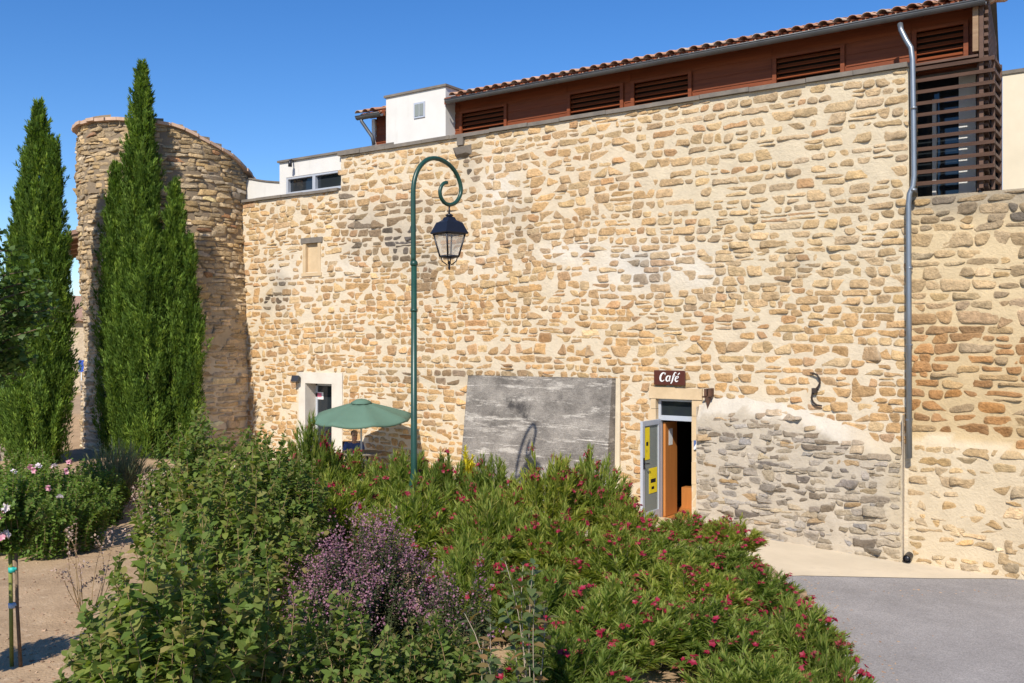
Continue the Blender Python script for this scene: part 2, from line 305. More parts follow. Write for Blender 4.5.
# ------------------------------------------------------------------ rubble masonry
def clip(poly, n, c):
    out = []; k = len(poly)
    for i in range(k):
        a = poly[i]; b = poly[(i+1) % k]; da = n[0]*a[0]+n[1]*a[1]-c; db = n[0]*b[0]+n[1]*b[1]-c
        if da <= 0: out.append(a)
        if (da < 0) != (db < 0) and da != db:
            t = da/(da-db); out.append((a[0]+(b[0]-a[0])*t, a[1]+(b[1]-a[1])*t))
    return out
def rubble(mb, u0, u1, v0, v1, row, wid, gap, proj, inside, colf, mapf, seed, mcol=None, s=2.0, jit=.25, warp=.12, holes=(), rag=.05, skip=None, rough=1.0, rc=.17, hv=.26, wv=.42, ov=.35, big=.08):
    """lays uneven rows of stones: each is a lump of its own standing a little out of the mortar"""
    rnd = random.Random(seed); cells = []; v = v0-row; ri = 0
    while v < v1+row:
        h = row*math.exp(rnd.gauss(0, hv)); h = min(max(h, row*.62), row*1.6); u = u0-wid+rnd.random()*wid; ri += 1
        wbase = wid*rnd.uniform(.85, 1.2)*(h/row)**.35
        while u < u1+wid:
            w = wbase*math.exp(rnd.gauss(0, wv)); w = min(max(w, wid*.35), wid*2.1)
            y0 = v+warp*nz((u+w/2)*.33, v*.45, seed)+ov*row*nz((u+w/2)*1.1, v*3.1, seed+5); k = rnd.random()
            if k < .12 and h > row*.9: m_ = rnd.uniform(.35, .65); cells += [(u, w, y0, h*m_), (u+rnd.uniform(-.06,.06)*w, w, y0+h*m_, h*(1-m_))]
            elif k < .12+big: cells.append((u, w, y0-h*.1, h*1.28))
            else: q = rnd.uniform(.86, 1.04); cells.append((u, w, y0+h*(1-q)*rnd.random(), h*q))
            u += w
        v += h
    for i, (cu0, cw, cv0, chh) in enumerate(cells):
        cu, cv = cu0+cw/2, cv0+chh/2
        if not (u0-wid < cu < u1+wid and v0-row < cv < v1+row) or not inside(cu, cv): continue
        gp = gap(cu, cv)*rnd.uniform(.65, 1.4); j = lambda: rnd.gauss(0, jit*chh*.5)
        if cw < gp*1.6 or chh < gp*1.5: continue
        e0, e1 = rnd.gauss(0, .10)*chh, rnd.gauss(0, .10)*chh
        poly = [(cu0+gp/2+e0+j(), cv0+gp/2+j()), (cu0+cw-gp/2+e1+j(), cv0+gp/2+j()), (cu0+cw-gp/2-e1+j(), cv0+chh-gp/2+j()), (cu0+gp/2-e0+j(), cv0+chh-gp/2+j())]
        poly = clip(poly, (1,0), u1); poly = clip(poly, (-1,0), -u0) if len(poly) > 2 else poly
        poly = clip(poly, (0,1), v1) if len(poly) > 2 else poly; poly = clip(poly, (0,-1), -v0) if len(poly) > 2 else poly
        dead = False
        for (a0, a1, b0, b1) in holes:
            if len(poly) < 3: dead = True; break
            us = [p[0] for p in poly]; vs_ = [p[1] for p in poly]
            if max(us) > a0 and min(us) < a1 and max(vs_) > b0 and min(vs_) < b1:
                opts = [(max(us)-a0, (1,0), a0), (a1-min(us), (-1,0), -a1), (max(vs_)-b0, (0,1), b0), (b1-min(vs_), (0,-1), -b1)]
                o = min(opts, key=lambda t: t[0]); poly = clip(poly, o[1], o[2])
        if dead or len(poly) < 3: continue
        if skip and rnd.random() < skip(cu, cv): continue
        area = .5*abs(sum(poly[k][0]*poly[(k+1) % len(poly)][1]-poly[(k+1) % len(poly)][0]*poly[k][1] for k in range(len(poly))))
        if area < row*wid*.10: continue
        pts = []                                          # split long edges, then cut corners
        for k in range(len(poly)):
            a = poly[k]; b = poly[(k+1) % len(poly)]; L = math.hypot(b[0]-a[0], b[1]-a[1])
            m_ = max(1, int(L/(wid*.33)))
            for t in range(m_): pts.append((a[0]+(b[0]-a[0])*t/m_, a[1]+(b[1]-a[1])*t/m_))
        pts = [p for k, p in enumerate(pts) if math.hypot(p[0]-pts[k-1][0], p[1]-pts[k-1][1]) > row*.05]
        if len(pts) < 3: continue
        pts = [(a+rnd.gauss(0, rag*row), b+rnd.gauss(0, rag*row)) for a, b in pts]
        for it in range(2):
            c = rc if it == 0 else .25; q2 = []
            for k in range(len(pts)):
                a = pts[k]; b = pts[(k+1) % len(pts)]
                q2 += [(a[0]*(1-c)+b[0]*c, a[1]*(1-c)+b[1]*c), (a[0]*c+b[0]*(1-c), a[1]*c+b[1]*(1-c))]
            pts = q2
            if it == 0 and len(pts) > 16: break
        n = len(pts); gu = sum(p[0] for p in pts)/n; gv = sum(p[1] for p in pts)/n
        pr = proj(cu, cv)*rnd.uniform(.35, 1.5); tu, tv = rnd.gauss(0, .09)*rough, rnd.gauss(0, .12)*rough
        col = colf(gu, gv, rnd); out = []; cols = []
        mc = mcol(gu, gv) if mcol else col; e_ = rnd.uniform(.25, .75)
        for sc_, dd, mx_ in ((1.03, -.03, 1), (1.0, pr*.2, e_), (.94, pr*.85, e_*.25), (.6, pr, 0)):
            cols += [lerp3(col, mc, mx_)]*n
            for a, b in pts:
                x = gu+(a-gu)*sc_; y = gv+(b-gv)*sc_
                jd = 0 if dd < 0 else (pr*.5*rough*nz(x*11+seed, y*14, i*.37) + (tu*(x-gu)+tv*(y-gv))*(.4 if sc_ == 1 else 1))
                out.append(mapf(x, y, dd+jd))
        out.append(mapf(gu, gv, pr*1.02+pr*.3*rnd.uniform(-1, 1)))
        fs = [(r*n+k, r*n+(k+1) % n, (r+1)*n+(k+1) % n, (r+1)*n+k) for r in range(3) for k in range(n)]
        fs += [(3*n+k, 3*n+(k+1) % n, 4*n) for k in range(n)]
        n0 = len(mb.v); mb.add(out, fs, True, col); mb.col[n0:n0+4*n] = cols
def sheet(us, vs, inside, mapf, colf, bump=.012, seed=0):
    """the mortar bed behind the stones, lumpy, with openings left out"""
    m = MB(); m.usecol = True; idx = {}; P = []; C = []; F = []
    def vid(i, j):
        if (i, j) not in idx:
            idx[(i, j)] = len(P); u, v = us[i], vs[j]
            P.append(mapf(u, v, bump*nz(u*2.3, v*2.3, seed)+bump*.7*nz(u*7, v*7, seed+3))); C.append(colf(u, v))
        return idx[(i, j)]
    for j in range(len(vs)-1):
        for i in range(len(us)-1):
            if inside((us[i]+us[i+1])/2, (vs[j]+vs[j+1])/2): F.append((vid(i,j), vid(i+1,j), vid(i+1,j+1), vid(i,j+1)))
    m.add(P, F, True); m.col = C; return m
def grid(a, b, st, br=()):
    g_ = list(np.linspace(a, b, max(2, int(round((b-a)/st))+1))); g_ = [x for x in g_ if all(abs(x-q) > st*.35 for q in br)]
    return sorted(g_+[q for q in br if a < q < b])
def lerp3(a, b, t): return tuple(x+(y-x)*t for x, y in zip(a, b))
def vary(c, rnd, v=.16, h=.05):
    k = math.exp(rnd.gauss(0, v)); q = rnd.gauss(0, h); return tuple(max(.01, min(.9, x*k*(1+q*w))) for x, w in zip(c, (.6, 0, -1.4)))
def blobs(lst):
    out = []
    for px, py, rx, ry, s in lst:
        p = W(px, py); k = p.y/(FP*ray(px, py).y)*1.0; dep = p.dot(FW)
        out.append((p.x, p.z, rx*dep/FP/.75, ry*dep/FP, s))
    def f(u, v):
        t = 0
        for a, b, ra, rb, s in out:
            d = ((u-a)/ra)**2+((v-b)/rb)**2
            if d < 4: t = max(t, s*math.exp(-d*1.1)*(.55+.9*(nz(u*2.2, v*2.2, 9)*.5+.5)))
        return min(1, t)
    return f
stain = blobs([(398,240,22,26,1.1),(365,222,22,16,.9),(425,268,12,30,.8),(410,208,30,10,.6),(280,290,9,22,1.1),(268,305,8,12,.7),(468,165,10,30,.7),(520,225,16,30,.45),
               (640,262,12,10,.8),(650,280,12,10,.7),(800,265,8,8,.5),(355,250,16,12,.7),(440,225,25,10,.5),(470,378,90,7,.7),(345,195,6,14,.7)])
white = blobs([(640,268,55,26,1.1),(572,252,30,14,.9),(345,268,20,10,.9),(285,272,30,12,1.0),(300,300,20,20,.5),(500,190,16,30,.9),(480,260,30,16,.5),(740,420,60,16,1.2),(690,275,30,24,.8)])
# the wall of the café
XL, XR = -21.5, U(909); ZT = 7.66; ZL = 6.86; XS = U(341)
CD = (U(656.5), U(692.5), -.1, W(675,399).z)               # café door opening
LD = (U(306.5), U(333), .1, W(320,383.5).z)                # left door opening
NI = (U(306), U(318), W(312,272).z, W(312,243).z)          # blocked niche
SL = (U(468), U(612), -.2, W(540,377).z)                   # where the concrete slab leans
def lip(u):                                                # upper edge of the grey base course
    return interp([(U(p), W(p, q).z) for p, q in ((698,401),(712,397),(735,395),(780,402),(815,412),(850,424),(880,439),(906,441))], u)+.06*nz(u*3, 2, 1)+.04*nz(u*9, 5, 1)
XP0 = U(700)
def rightness(u, v): return smooth(-9.5, -6.5, u+.5*nz(u*.5, v*.5, 4))*smooth(3.2, 4.6, v+.3*nz(u*.6, v*.6, 8))
def uppery(u, v): return smooth(4.2, 6.0, v)
def wall_in(u, v):
    top = ZT if u > XS else ZL
    return ground(u, 15.9)-.1 < v < top-.02 and not (u > XP0+.05 and v < lip(u)-.1)
def hole(u, v): return any(a0 < u < a1 and b0 < v < b1 for a0, a1, b0, b1 in (CD, LD, NI))
def wall_col(u, v, rnd):
    pale = max(rightness(u, v)*.9, uppery(u, v)*.35)
    c = lerp3((.62,.385,.18), (.62,.45,.26), pale)
    r = rnd.random()
    if r < .07: c = lerp3(c, (.54,.29,.14), .6)
    elif r < .30: c = lerp3(c, (.66,.47,.25), .8)
    elif r < .34+.07*uppery(u, v): c = lerp3(c, (.44,.31,.19), .5)
    elif r < .40: c = lerp3(c, (.54,.33,.18), .7)
    c = vary(c, rnd, .10, .03); s = stain(u, v)
    if s > .12: c = lerp3(c, vary((.10,.092,.085), rnd, .25), min(.92, s*1.3*rnd.uniform(.5, 1.2)))
    w = white(u, v); return lerp3(c, (.62,.53,.42), .3*w)
def wall_mortar(u, v):
    c = lerp3((.64,.535,.385), (.61,.515,.365), rightness(u, v)); w = white(u, v); c = lerp3(c, (.68,.62,.525), min(1, w))
    c = lerp3(c, (.70,.60,.45), .5*smooth(-12, -17, u))
    s = stain(u, v); return lerp3(c, (.22,.20,.18), min(.5, s*.4))
flat_map = lambda u, v, d: (u, 16.0-d-.04*smooth(3.5, 0, v), v)
bld = thing('stone_building', (-10, 16.3, .1), 'long sunlit rubble stone building with red-brown timber gallery and tiled roof above a café door', 'building')
st = MB()
gapm = lambda u, v: .019+.012*rightness(u, v)+.004*uppery(u, v)+.010*white(u, v)
def hs(h, e=.03): return (h[0]-e, h[1]+e, h[2]-e, h[3]+e)
dl = (U(298), U(344), -.1, W(320,372).z); cdj = (U(650), U(703), -.2, W(675,387).z)
HOLES = [dl, cdj, hs(NI, .12), hs(SL, .0)]
rubble(st, XL, XR-.02, -.4, ZT-.03, .146, .285, gapm, lambda u, v: .007+.007*rightness(u, v), wall_in, wall_col, flat_map, 11, mcol=wall_mortar, holes=HOLES,
       skip=lambda u, v: .015+.035*rightness(u, v)+.2*white(u, v), jit=.13, warp=.25, rag=.055, rc=.21, hv=.18, wv=.33, ov=.12, big=.025)
us = grid(XL, XR, .11, (CD[0],CD[1],LD[0],LD[1],NI[0],NI[1],XS)); vs_ = grid(-.5, ZT, .11, (CD[3],LD[3],NI[2],NI[3],ZL))
mort = sheet(us, vs_, lambda u, v: v < (ZT if u > XS else ZL) and not hole(u, v), flat_map, wall_mortar, .012)
wallo = mort.build('wall', M['mortar'], bld); st.build('rubble_stones', M['stone'], wallo)
core = MB()                                               # body of the wall behind the face, left open at the doors
core.box((XL, 16.10, ZL-2.2), (NI[0], 16.6, ZL-.02)); core.box((NI[1], 16.10, ZL-2.2), (XS, 16.6, ZL-.02)); core.box((XS, 16.10, LD[3]+1.3), (XR-.01, 16.6, ZT-.02))
core.box((XL, 16.10, -.5), (LD[0]-.2, 16.6, ZL-2.2)); core.box((LD[1]+.2, 16.10, -.5), (CD[0]-.2, 16.6, LD[3]+1.3)); core.box((CD[1]+.2, 16.10, -.5), (XR-.01, 16.6, LD[3]+1.3))
core.box((NI[0]-.02, 16.16, ZL-2.3), (NI[1]+.02, 16.6, ZL-.03))
core.build('wall_core', M['cream_render'], wallo)
e = MB(); e.usecol = True; e.obox((XR-.011, 16.31, 6.6), (.012,0,0), (0,.30,0), (0,0,1.05), col=(.50,.40,.26)); e.build('wall_end', M['mortar'], wallo)
# coping slabs along both wall tops
def coping(x0, x1, z, y0=15.93, y1=16.66, h=.075):
    m = MB(); x = x0; rnd = random.Random(int(x0*10))
    while x < x1-.05:
        L = min(rnd.uniform(.7, 1.1), x1-x); dz = rnd.uniform(-.008, .008); dy = rnd.uniform(-.012, .012)
        m.box((x+.004, y0+dy, z+dz), (x+L-.004, y1, z+h+dz)); x += L
    return m.build('coping', M['coping'], bld)
coping(XS-.05, XR+.06, ZT); coping(XL, XS-.06, ZL, h=.065)
# grey base course, standing proud of the wall, with a lip of white lime
XG1 = U(904.5)
gdark = lambda u, v: .5+.5*nz(u*.9+3, v*.9, 2)
def ply(u, v): return .17*smooth(-.1, .35, lip(u)-v)-.02*smooth(1.5, 2.4, v)
base_map = lambda u, v, d: (u, 16.0-ply(u, v)-d, v)
def base_col(u, v, rnd):
    c = lerp3((.45,.38,.29), (.36,.30,.235), min(1, max(0, gdark(u, v)*1.3-.2)))
    r = rnd.random()
    if r < .08: c = (.46,.32,.18)
    elif r < .3: c = lerp3(c, (.50,.42,.31), .7)
    elif r < .42: c = (.27,.22,.17)
    t = smooth(.75, .1, lip(u)-v)
    c = lerp3(c, (.50,.34,.19), t*.5); c = lerp3(c, (.50,.40,.27), .8*smooth(-.45, .0, u-XG1+.1))
    return vary(c, rnd, .16)
def base_mortar(u, v):
    c = lerp3((.54,.465,.36), (.43,.37,.29), min(1, max(0, gdark(u, v)*1.2-.1))); d = lip(u)-v
    t = smooth(.30, .24, d+.16*nz(u*2.5, v*2.5, 2)+.10*nz(u*7, v*7, 6))*smooth(-4.0, -4.6, u+.3*nz(u*4, v*4, 1)); c = lerp3(c, (.57,.51,.42), t)
    c = lerp3(c, (.58,.48,.34), .7*smooth(.6, .1, d)*smooth(-4.8, -4.0, u))
    return lerp3(c, (.52,.43,.30), smooth(-.5, -.05, u-XG1))
b = sheet(grid(XP0, XG1, .05), grid(-.55, 2.95, .05), lambda u, v: v < lip(u)+.06, base_map, base_mortar, .02, 5)
bo = b.build('grey_base_course', M['mortar'], bld); s2 = MB()
rubble(s2, XP0+.02, XG1-.02, -.5, 2.9, .088, .25, lambda u, v: .013, lambda u, v: .011, lambda u, v: v < lip(u)-.16, base_col, base_map, 23, mcol=base_mortar,
       skip=lambda u, v: .05+.75*smooth(.7, .2, lip(u)-v)*smooth(-4.2, -5, u), jit=.3, warp=.25, rag=.13, rough=1.7)
s2.build('grey_stones', M['stone'], bo)
be = MB(); be.usecol = True
for x in (XP0, XG1): be = MB(); be.usecol = True; be.obox((x, 15.95, .85), (.006,0,0), (0,.10,0), (0,0,1.28), col=(.46,.39,.30)); be.build('base_end', M['mortar'], bo)
# the lower wall to the right of the downpipe
XR2 = 6.0; ZR = 5.6
def rip(u): return interp([(U(905), W(905,438).z), (U(935), W(935,436).z), (U(975), W(975,442).z), (U(1024), W(1024,452).z), (6, 1.4)], u)+.05*nz(u*4, 1, 2)
def r_col(u, v, rnd):
    if v < rip(u): return vary(lerp3((.66,.44,.22), (.62,.47,.28), rnd.random()), rnd, .14)
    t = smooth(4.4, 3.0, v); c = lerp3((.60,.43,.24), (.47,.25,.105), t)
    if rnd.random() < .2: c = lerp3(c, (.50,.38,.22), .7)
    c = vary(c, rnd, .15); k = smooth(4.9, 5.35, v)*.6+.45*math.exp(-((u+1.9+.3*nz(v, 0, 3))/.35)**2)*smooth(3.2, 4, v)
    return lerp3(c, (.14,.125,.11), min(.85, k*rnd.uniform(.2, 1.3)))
def r_mortar(u, v):
    if v < rip(u): return lerp3((.64,.53,.365), (.59,.47,.31), .5+.5*nz(u*1.2, v*1.2, 6))
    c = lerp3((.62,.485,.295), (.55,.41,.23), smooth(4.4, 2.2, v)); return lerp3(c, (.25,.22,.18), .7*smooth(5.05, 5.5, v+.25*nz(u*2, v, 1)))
r_map = lambda u, v, d: (u, 16.07-d-.10*smooth(-.06, .12, rip(u)-v), v)
rw = thing('stone_wall', (0, 16.3, -.3), 'lower honey-coloured stone wall right of the downpipe with pale patched mortar at its foot', 'wall')
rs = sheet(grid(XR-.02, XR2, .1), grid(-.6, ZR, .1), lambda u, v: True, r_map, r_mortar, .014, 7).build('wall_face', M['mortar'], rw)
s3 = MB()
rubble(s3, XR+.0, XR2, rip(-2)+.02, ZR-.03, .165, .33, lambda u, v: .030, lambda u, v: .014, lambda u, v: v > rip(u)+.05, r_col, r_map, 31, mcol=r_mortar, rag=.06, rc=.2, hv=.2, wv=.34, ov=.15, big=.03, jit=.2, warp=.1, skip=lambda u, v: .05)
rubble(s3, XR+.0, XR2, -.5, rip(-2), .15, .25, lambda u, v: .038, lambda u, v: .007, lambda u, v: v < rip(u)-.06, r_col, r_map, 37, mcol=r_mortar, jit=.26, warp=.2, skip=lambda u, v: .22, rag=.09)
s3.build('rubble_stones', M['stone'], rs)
c = MB(); c.box((XR+.02, 16.12, -.5), (XR2, 16.7, ZR-.01)); c.build('wall_core', M['cream_render'], rw)
# ------------------------------------------------------------------ round tower
TC = Vector((-21.75, 15.2, 0)); TR = 2.15
VR = Vector((.57, .82, 0)).normalized(); VL = Vector((-.82, .57, 0)).normalized()   # across and into the view from the garden
def ttop(x, y):
    p = Vector((x, y, 0))-TC; t = p.dot(VR)/TR
    return H+interp([(-1.1,5.42),(-.55,5.38),(.1,5.24),(.35,5.02),(.7,4.72),(1.1,4.15)], t)
def tpos(u, v, d):
    a = u/TR; r = TR+d+.10*smooth(3.6, 2.0, v)+.06*nz(math.cos(a)*1.4, math.sin(a)*1.4, v*.5)
    k = .22*smooth(8, 2, v); return (TC.x+VR.x*k+r*math.cos(a), TC.y+VR.y*k+r*math.sin(a), v)
def t_in(u, v):
    a = u/TR; return v < ttop(TC.x+TR*math.cos(a), TC.y+TR*math.sin(a))-.06
tl = lambda u, v: smooth(3.25, 2.65, v+.25*nz(u*.8, v, 4))          # lower, re-pointed part
def t_col(u, v, rnd):
    c = lerp3((.60,.44,.25), (.47,.34,.19), .5+.5*nz(u*.8, v*.8, 3)); r = rnd.random()
    if r < .03: c = (.46,.25,.13)
    elif r < .25: c = (.56,.44,.29)
    c = lerp3(c, (.60,.455,.285), .75*smooth(5.6, 3.4, v)); c = lerp3(c, (.66,.50,.32), .8*tl(u, v))
    return vary(c, rnd, .2)
def t_mortar(u, v):
    c = lerp3((.26,.20,.135), (.50,.39,.25), smooth(5.8, 3.6, v)); c = lerp3(c, (.66,.54,.38), tl(u, v)); return c
UA, UB = TR*R_(-215), TR*R_(30)
tower = thing('round_tower', (TC.x, TC.y, .9), 'round grey-brown rubble stone tower with a sloping tiled rim behind the tall cypress', 'tower')
tw = sheet(grid(UA, UB, .11), grid(.2, 9, .11), lambda u, v: t_in(u, v-.1), tpos, t_mortar, .02, 12).build('tower_wall', M['mortar'], tower)
s4 = MB()
rubble(s4, UA, UB, .5, 9, .105, .31, lambda u, v: .012+.022*tl(u, v), lambda u, v: .024, t_in, t_col, tpos, 41, mcol=t_mortar, jit=.25, warp=.12, rag=.09, rough=1.5, skip=lambda u, v: .04)
s4.build('rubble_stones', M['stone'], tw)
cap = MB(); ring = []; n = 72
for k in range(n):
    a = 2*math.pi*k/n; x, y = TC.x+(TR-.1)*math.cos(a), TC.y+(TR-.1)*math.sin(a); ring.append((x, y, ttop(x, y)-.2))
cap.add(ring+[(TC.x, TC.y, ttop(TC.x, TC.y)-.5)], [(k, (k+1) % n, n) for k in range(n)])
cap.build('roof_bed', M['coping'], tower)
tl_ = MB(); rnd = random.Random(3)
for k in range(44):
    a = 2*math.pi*(k+.5)/44; a2 = math.pi*2/44
    t = Vector((-math.sin(a), math.cos(a), 0)); o_ = Vector((math.cos(a), math.sin(a), 0)); c_ = TC+o_*(TR-.06)
    p0 = TC+(o_*math.cos(a2/2)-t*math.sin(a2/2))*TR; p1 = TC+(o_*math.cos(a2/2)+t*math.sin(a2/2))*TR
    p0.z = ttop(p0.x, p0.y); p1.z = ttop(p1.x, p1.y); dz = (p1-p0)*.5; c_.z = (p0.z+p1.z)/2-.03+rnd.uniform(-.015, .015)
    tl_.obox(c_, dz*.97, o_*(.17+rnd.uniform(-.02, .02)), Vector((0,0,.038)))
tl_.build('rim_tiles', M['rim_tile'], tower)
# ------------------------------------------------------------------ timber gallery, roof, gutter and pipes
XE0, XE1 = U(362), -2.42; EZ = H+5.18
gl = MB(); YG = 16.36
WIN = [(U(463,YG),U(505,YG)),(U(571,YG),U(621,YG)),(U(635,YG),U(689,YG)),(U(777,YG),U(841,YG)),(U(917,YG),U(964,YG))]
def wz(i): return (7.78, 8.27) if i < 4 else (7.80, 8.30)
x = XE0+.12; zb, zt_ = 7.62, 8.75
for i, (a, b) in enumerate(WIN):
    z0, z1 = wz(i); gl.box((x, YG, zb), (a, YG+.12, zt_)); gl.box((a, YG+.001, zb), (b, YG+.12, z0)); gl.box((a, YG+.001, z1), (b, YG+.12, zt_)); x = b
gl.box((x, YG, zb), (XE1-.18, YG+.12, zt_))
rnd = random.Random(5); segs = []
gal = gl.build('timber_cladding', M['timber'], bld)
for i in range(4):                                                        # boards shown as thin battens
    z = 7.68+i*.20+.05; xx = XE0+.12
    for (a, b) in WIN: segs.append((xx, a-.09, z)); xx = b+.09
    segs.append((xx, XE1-.2, z))
for xa, xb, z in segs: k = MB(); k.box((xa, YG-.012, z), (xb, YG, z+.155)); k.build('board', M['timber'], gal)
for i, (a, b) in enumerate(WIN):
    z0, z1 = wz(i); f = MB()
    f.box((a-.07, YG-.05, z0-.06), (a, YG+.05, z1+.05)); f.box((b, YG-.05, z0-.06), (b+.07, YG+.05, z1+.05))
    f.box((a, YG-.049, z0-.06), (b, YG+.05, z0)); f.box((a, YG-.049, z1), (b, YG+.05, z1+.05))
    fo = f.build('louvre_window', M['timber'], bld)
    d = MB(); d.box((a, YG+.09, z0), (b, YG+.118, z1)); d.build('pane', M['dark'], fo)  # dark backing sheet, not glass: shade of the gallery behind the slats as colour
    sl_ = MB(); n = 5
    for k in range(n):
        z = z0+(k+.6)*(z1-z0)/n; sl_.obox(((a+b)/2, YG+.02, z), ((b-a)/2-.002,0,0), (0,.03,.03), (0,-.006,.006))
    sl_.build('slats', M['timber'], fo)
# soffit and rafters
pit = math.tan(R_(16.5)); so_ = MB()
BX0, BX1 = U(385.5), U(445)                                               # white block in front of the roof
for xa, xb in ((XE0, BX0-.002), (BX1+.002, XE1)):
    so_.add([(xa,15.97,EZ+.03),(xb,15.97,EZ+.03),(xb,17.0,EZ+.03+pit*1.03),(xa,17.0,EZ+.03+pit*1.03)], [(0,1,2,3)])
    so_.obox(((xa+xb)/2,15.985,EZ+.02), ((xb-xa)/2,0,0), (0,.012,0), (0,0,.07))
sfo = so_.build('soffit', M['timber'], bld)
ra = MB(); x = XE0+.3
while x < XE1-.1:
    if not BX0-.1 < x < BX1+.1: ra = MB(); ra.obox((x, 16.15, EZ+.0+pit*.12), (.035,0,0), (0,.15,.15*pit), (0,0,.05)); ra.build('rafter', M['timber'], sfo)
    x += .62
def gutter(x0, x1, parent):
    m = MB(); vs = []; n = 9; r = .075; y, z = 15.895, EZ
    for x in (x0, x1):
        for k in range(n): a = math.pi+math.pi*k/(n-1); vs.append((x, y+r*math.cos(a), z+r*math.sin(a)))
        for k in range(n): a = 2*math.pi-math.pi*k/(n-1); vs.append((x, y+(r-.006)*math.cos(a), z+.001+(r-.006)*math.sin(a)))
    c = 2*n; m.add(vs, [(k, (k+1) % c, c+(k+1) % c, c+k) for k in range(c)]+[tuple(range(c)), tuple(range(c, 2*c))[::-1]], False)
    m.tube([(x0, y-r, z+.004), (x1, y-r, z+.004)], .012, 6)
    x = x0+.25
    while x < x1: m.obox((x, y, z+.006), (.012,0,0), (0,r,0), (0,0,.003)); x += .6
    return m.build('gutter', M['gutter'], parent)
cpo = MB(); cpo.box((XE0+.02, YG-.06, 7.6), (XE0+.118, YG+.05, 8.5)); cpo.build('corner_post', M['white_paint'], bld)
gutter(U(449.5), XE1+.02, bld); gutter(XE0-.05, BX0-.03, bld)
dp = MB(); yp = 15.88
pp = [W(900,24,15.9), W(901,30,15.86), W(906,40,15.84), W(911,48,15.83), W(912.5,60,15.83), W(913.5,120,15.83), W(914,176,15.83), W(913,186,15.83), W(909.5,194,15.81), W(908.5,204,15.81), W(908.8,300,15.81), W(909.3,458,15.81)]
dp.tube(pp, .043, 12)
dpo = dp.build('downpipe', M['zinc'], bld)
br = MB()
for py in (108, 190, 268, 345, 420):
    br = MB(); p = W(909 if py > 195 else 913.5, py, 15.82); br.tube([(p.x, 15.82, p.z-.018), (p.x, 15.82, p.z+.018)], .052, 12); br.box((p.x-.015, 15.86, p.z-.015), (p.x+.015, 16.02, p.z+.015)); br.build('pipe_bracket', M['zinc'], dpo)
lp = MB(); p0 = Vector((XE0+.08, 15.9, EZ-.05)); lp.tube([p0, p0+Vector((0,0,-.06)), p0+Vector((.22,.12,-.42)), p0+Vector((.26,.14,-.6))], .04, 8); lp.build('drain_elbow', M['gutter'], bld)
# canal tiles: covers and channels, overlapping up the slope
tl_ = MB(); rnd = random.Random(8); pitch = .232; n = int((XE1+.12-(XE0-.05))/pitch); up = Vector((0, math.cos(R_(16.5)), math.sin(R_(16.5)))); nr = Vector((0, -up.z, up.y))
for i in range(n+1):
    x = XE0-.02+i*pitch
    for r in range(9):
        y0 = 15.93+r*.40*up.y; hidden = BX0-.1 < x < BX1+.1 and y0 < 17.1
        if hidden or x > XE1+.03-.10*(y0-16): continue
        base = Vector((x+rnd.uniform(-.008, .008), 15.88, EZ+.045))+up*(r*.40+rnd.uniform(-.015, .015))
        for kind in (0, 1):
            L = .47; vs = []; K = 6 if r < 2 else 4
            b0 = base+(Vector((pitch/2, 0, 0)) if kind else Vector((0,0,0)))+(nr*.0 if not kind else nr*-.035)+up*(.05 if kind else 0)
            for t, rad in ((0, .088), (1, .072)):
                for s_ in (0, 1):
                    for k in range(K+1):
                        a = math.pi*k/K; rr = rad-.014*s_
                        vs.append(b0+up*(L*t)+Vector((math.cos(a)*rr, 0, 0))+nr*((1 if not kind else -1)*math.sin(a)*rr*.72+(.03+.012*r*0 if not kind else .03)+(.012 if t == 0 else 0)))
            q = K+1; fs = []
            for k in range(K): fs += [(k, k+1, 2*q+k+1, 2*q+k), (q+k+1, q+k, 3*q+k, 3*q+k+1), (k+1, k, q+k, q+k+1)]
            fs += [(0, 2*q, 3*q, q), (K, q+K, 3*q+K, 2*q+K)]
            tl_.add(vs, fs, True)
roof = MB(); roof.add([Vector((XE0, 16.06, EZ+.035)), Vector((XE1, 16.06, EZ+.035)), Vector((XE1-.38,16,EZ+.06))+up*3.9, Vector((XE0,16,EZ+.06))+up*3.9], [(0,1,2,3)])
roof.add([Vector((XE0,16,EZ+.06))+up*3.9, Vector((XE1-.38,16,EZ+.06))+up*3.9, (XE1-.7, 22.5, EZ+.2), (XE0, 22.5, EZ+.2)], [(0,1,2,3)])
ro = roof.build('roof', M['coping'], bld); tl_.build('canal_tiles', M['tile'], ro)
# right-hand end of the gallery: white end board, dark fascia going back
fb = MB(); fb.box((XE1-.18, 15.99, H+4.45), (XE1-.10, 16.44, EZ+.03)); fb.build('end_board', M['timber_grey'], bld)
fa = MB(); fa.obox((XE1-.06-.14, 17.45, (H+2.35+EZ+.3)/2), (.03,0,0), (-.14,1.45,0), (0,0,(EZ+.3-H-2.35)/2)); fa.build('end_fascia', M['louvre'], bld)
gp = MB()
for k in range(26):
    z = H+2.4+k*.115; gp.obox((XE1-.14, 17.45, z), (.03,0,0), (-.14,1.4,0), (0,0,.025))
gp.build('end_slats', M['louvre'], bld)
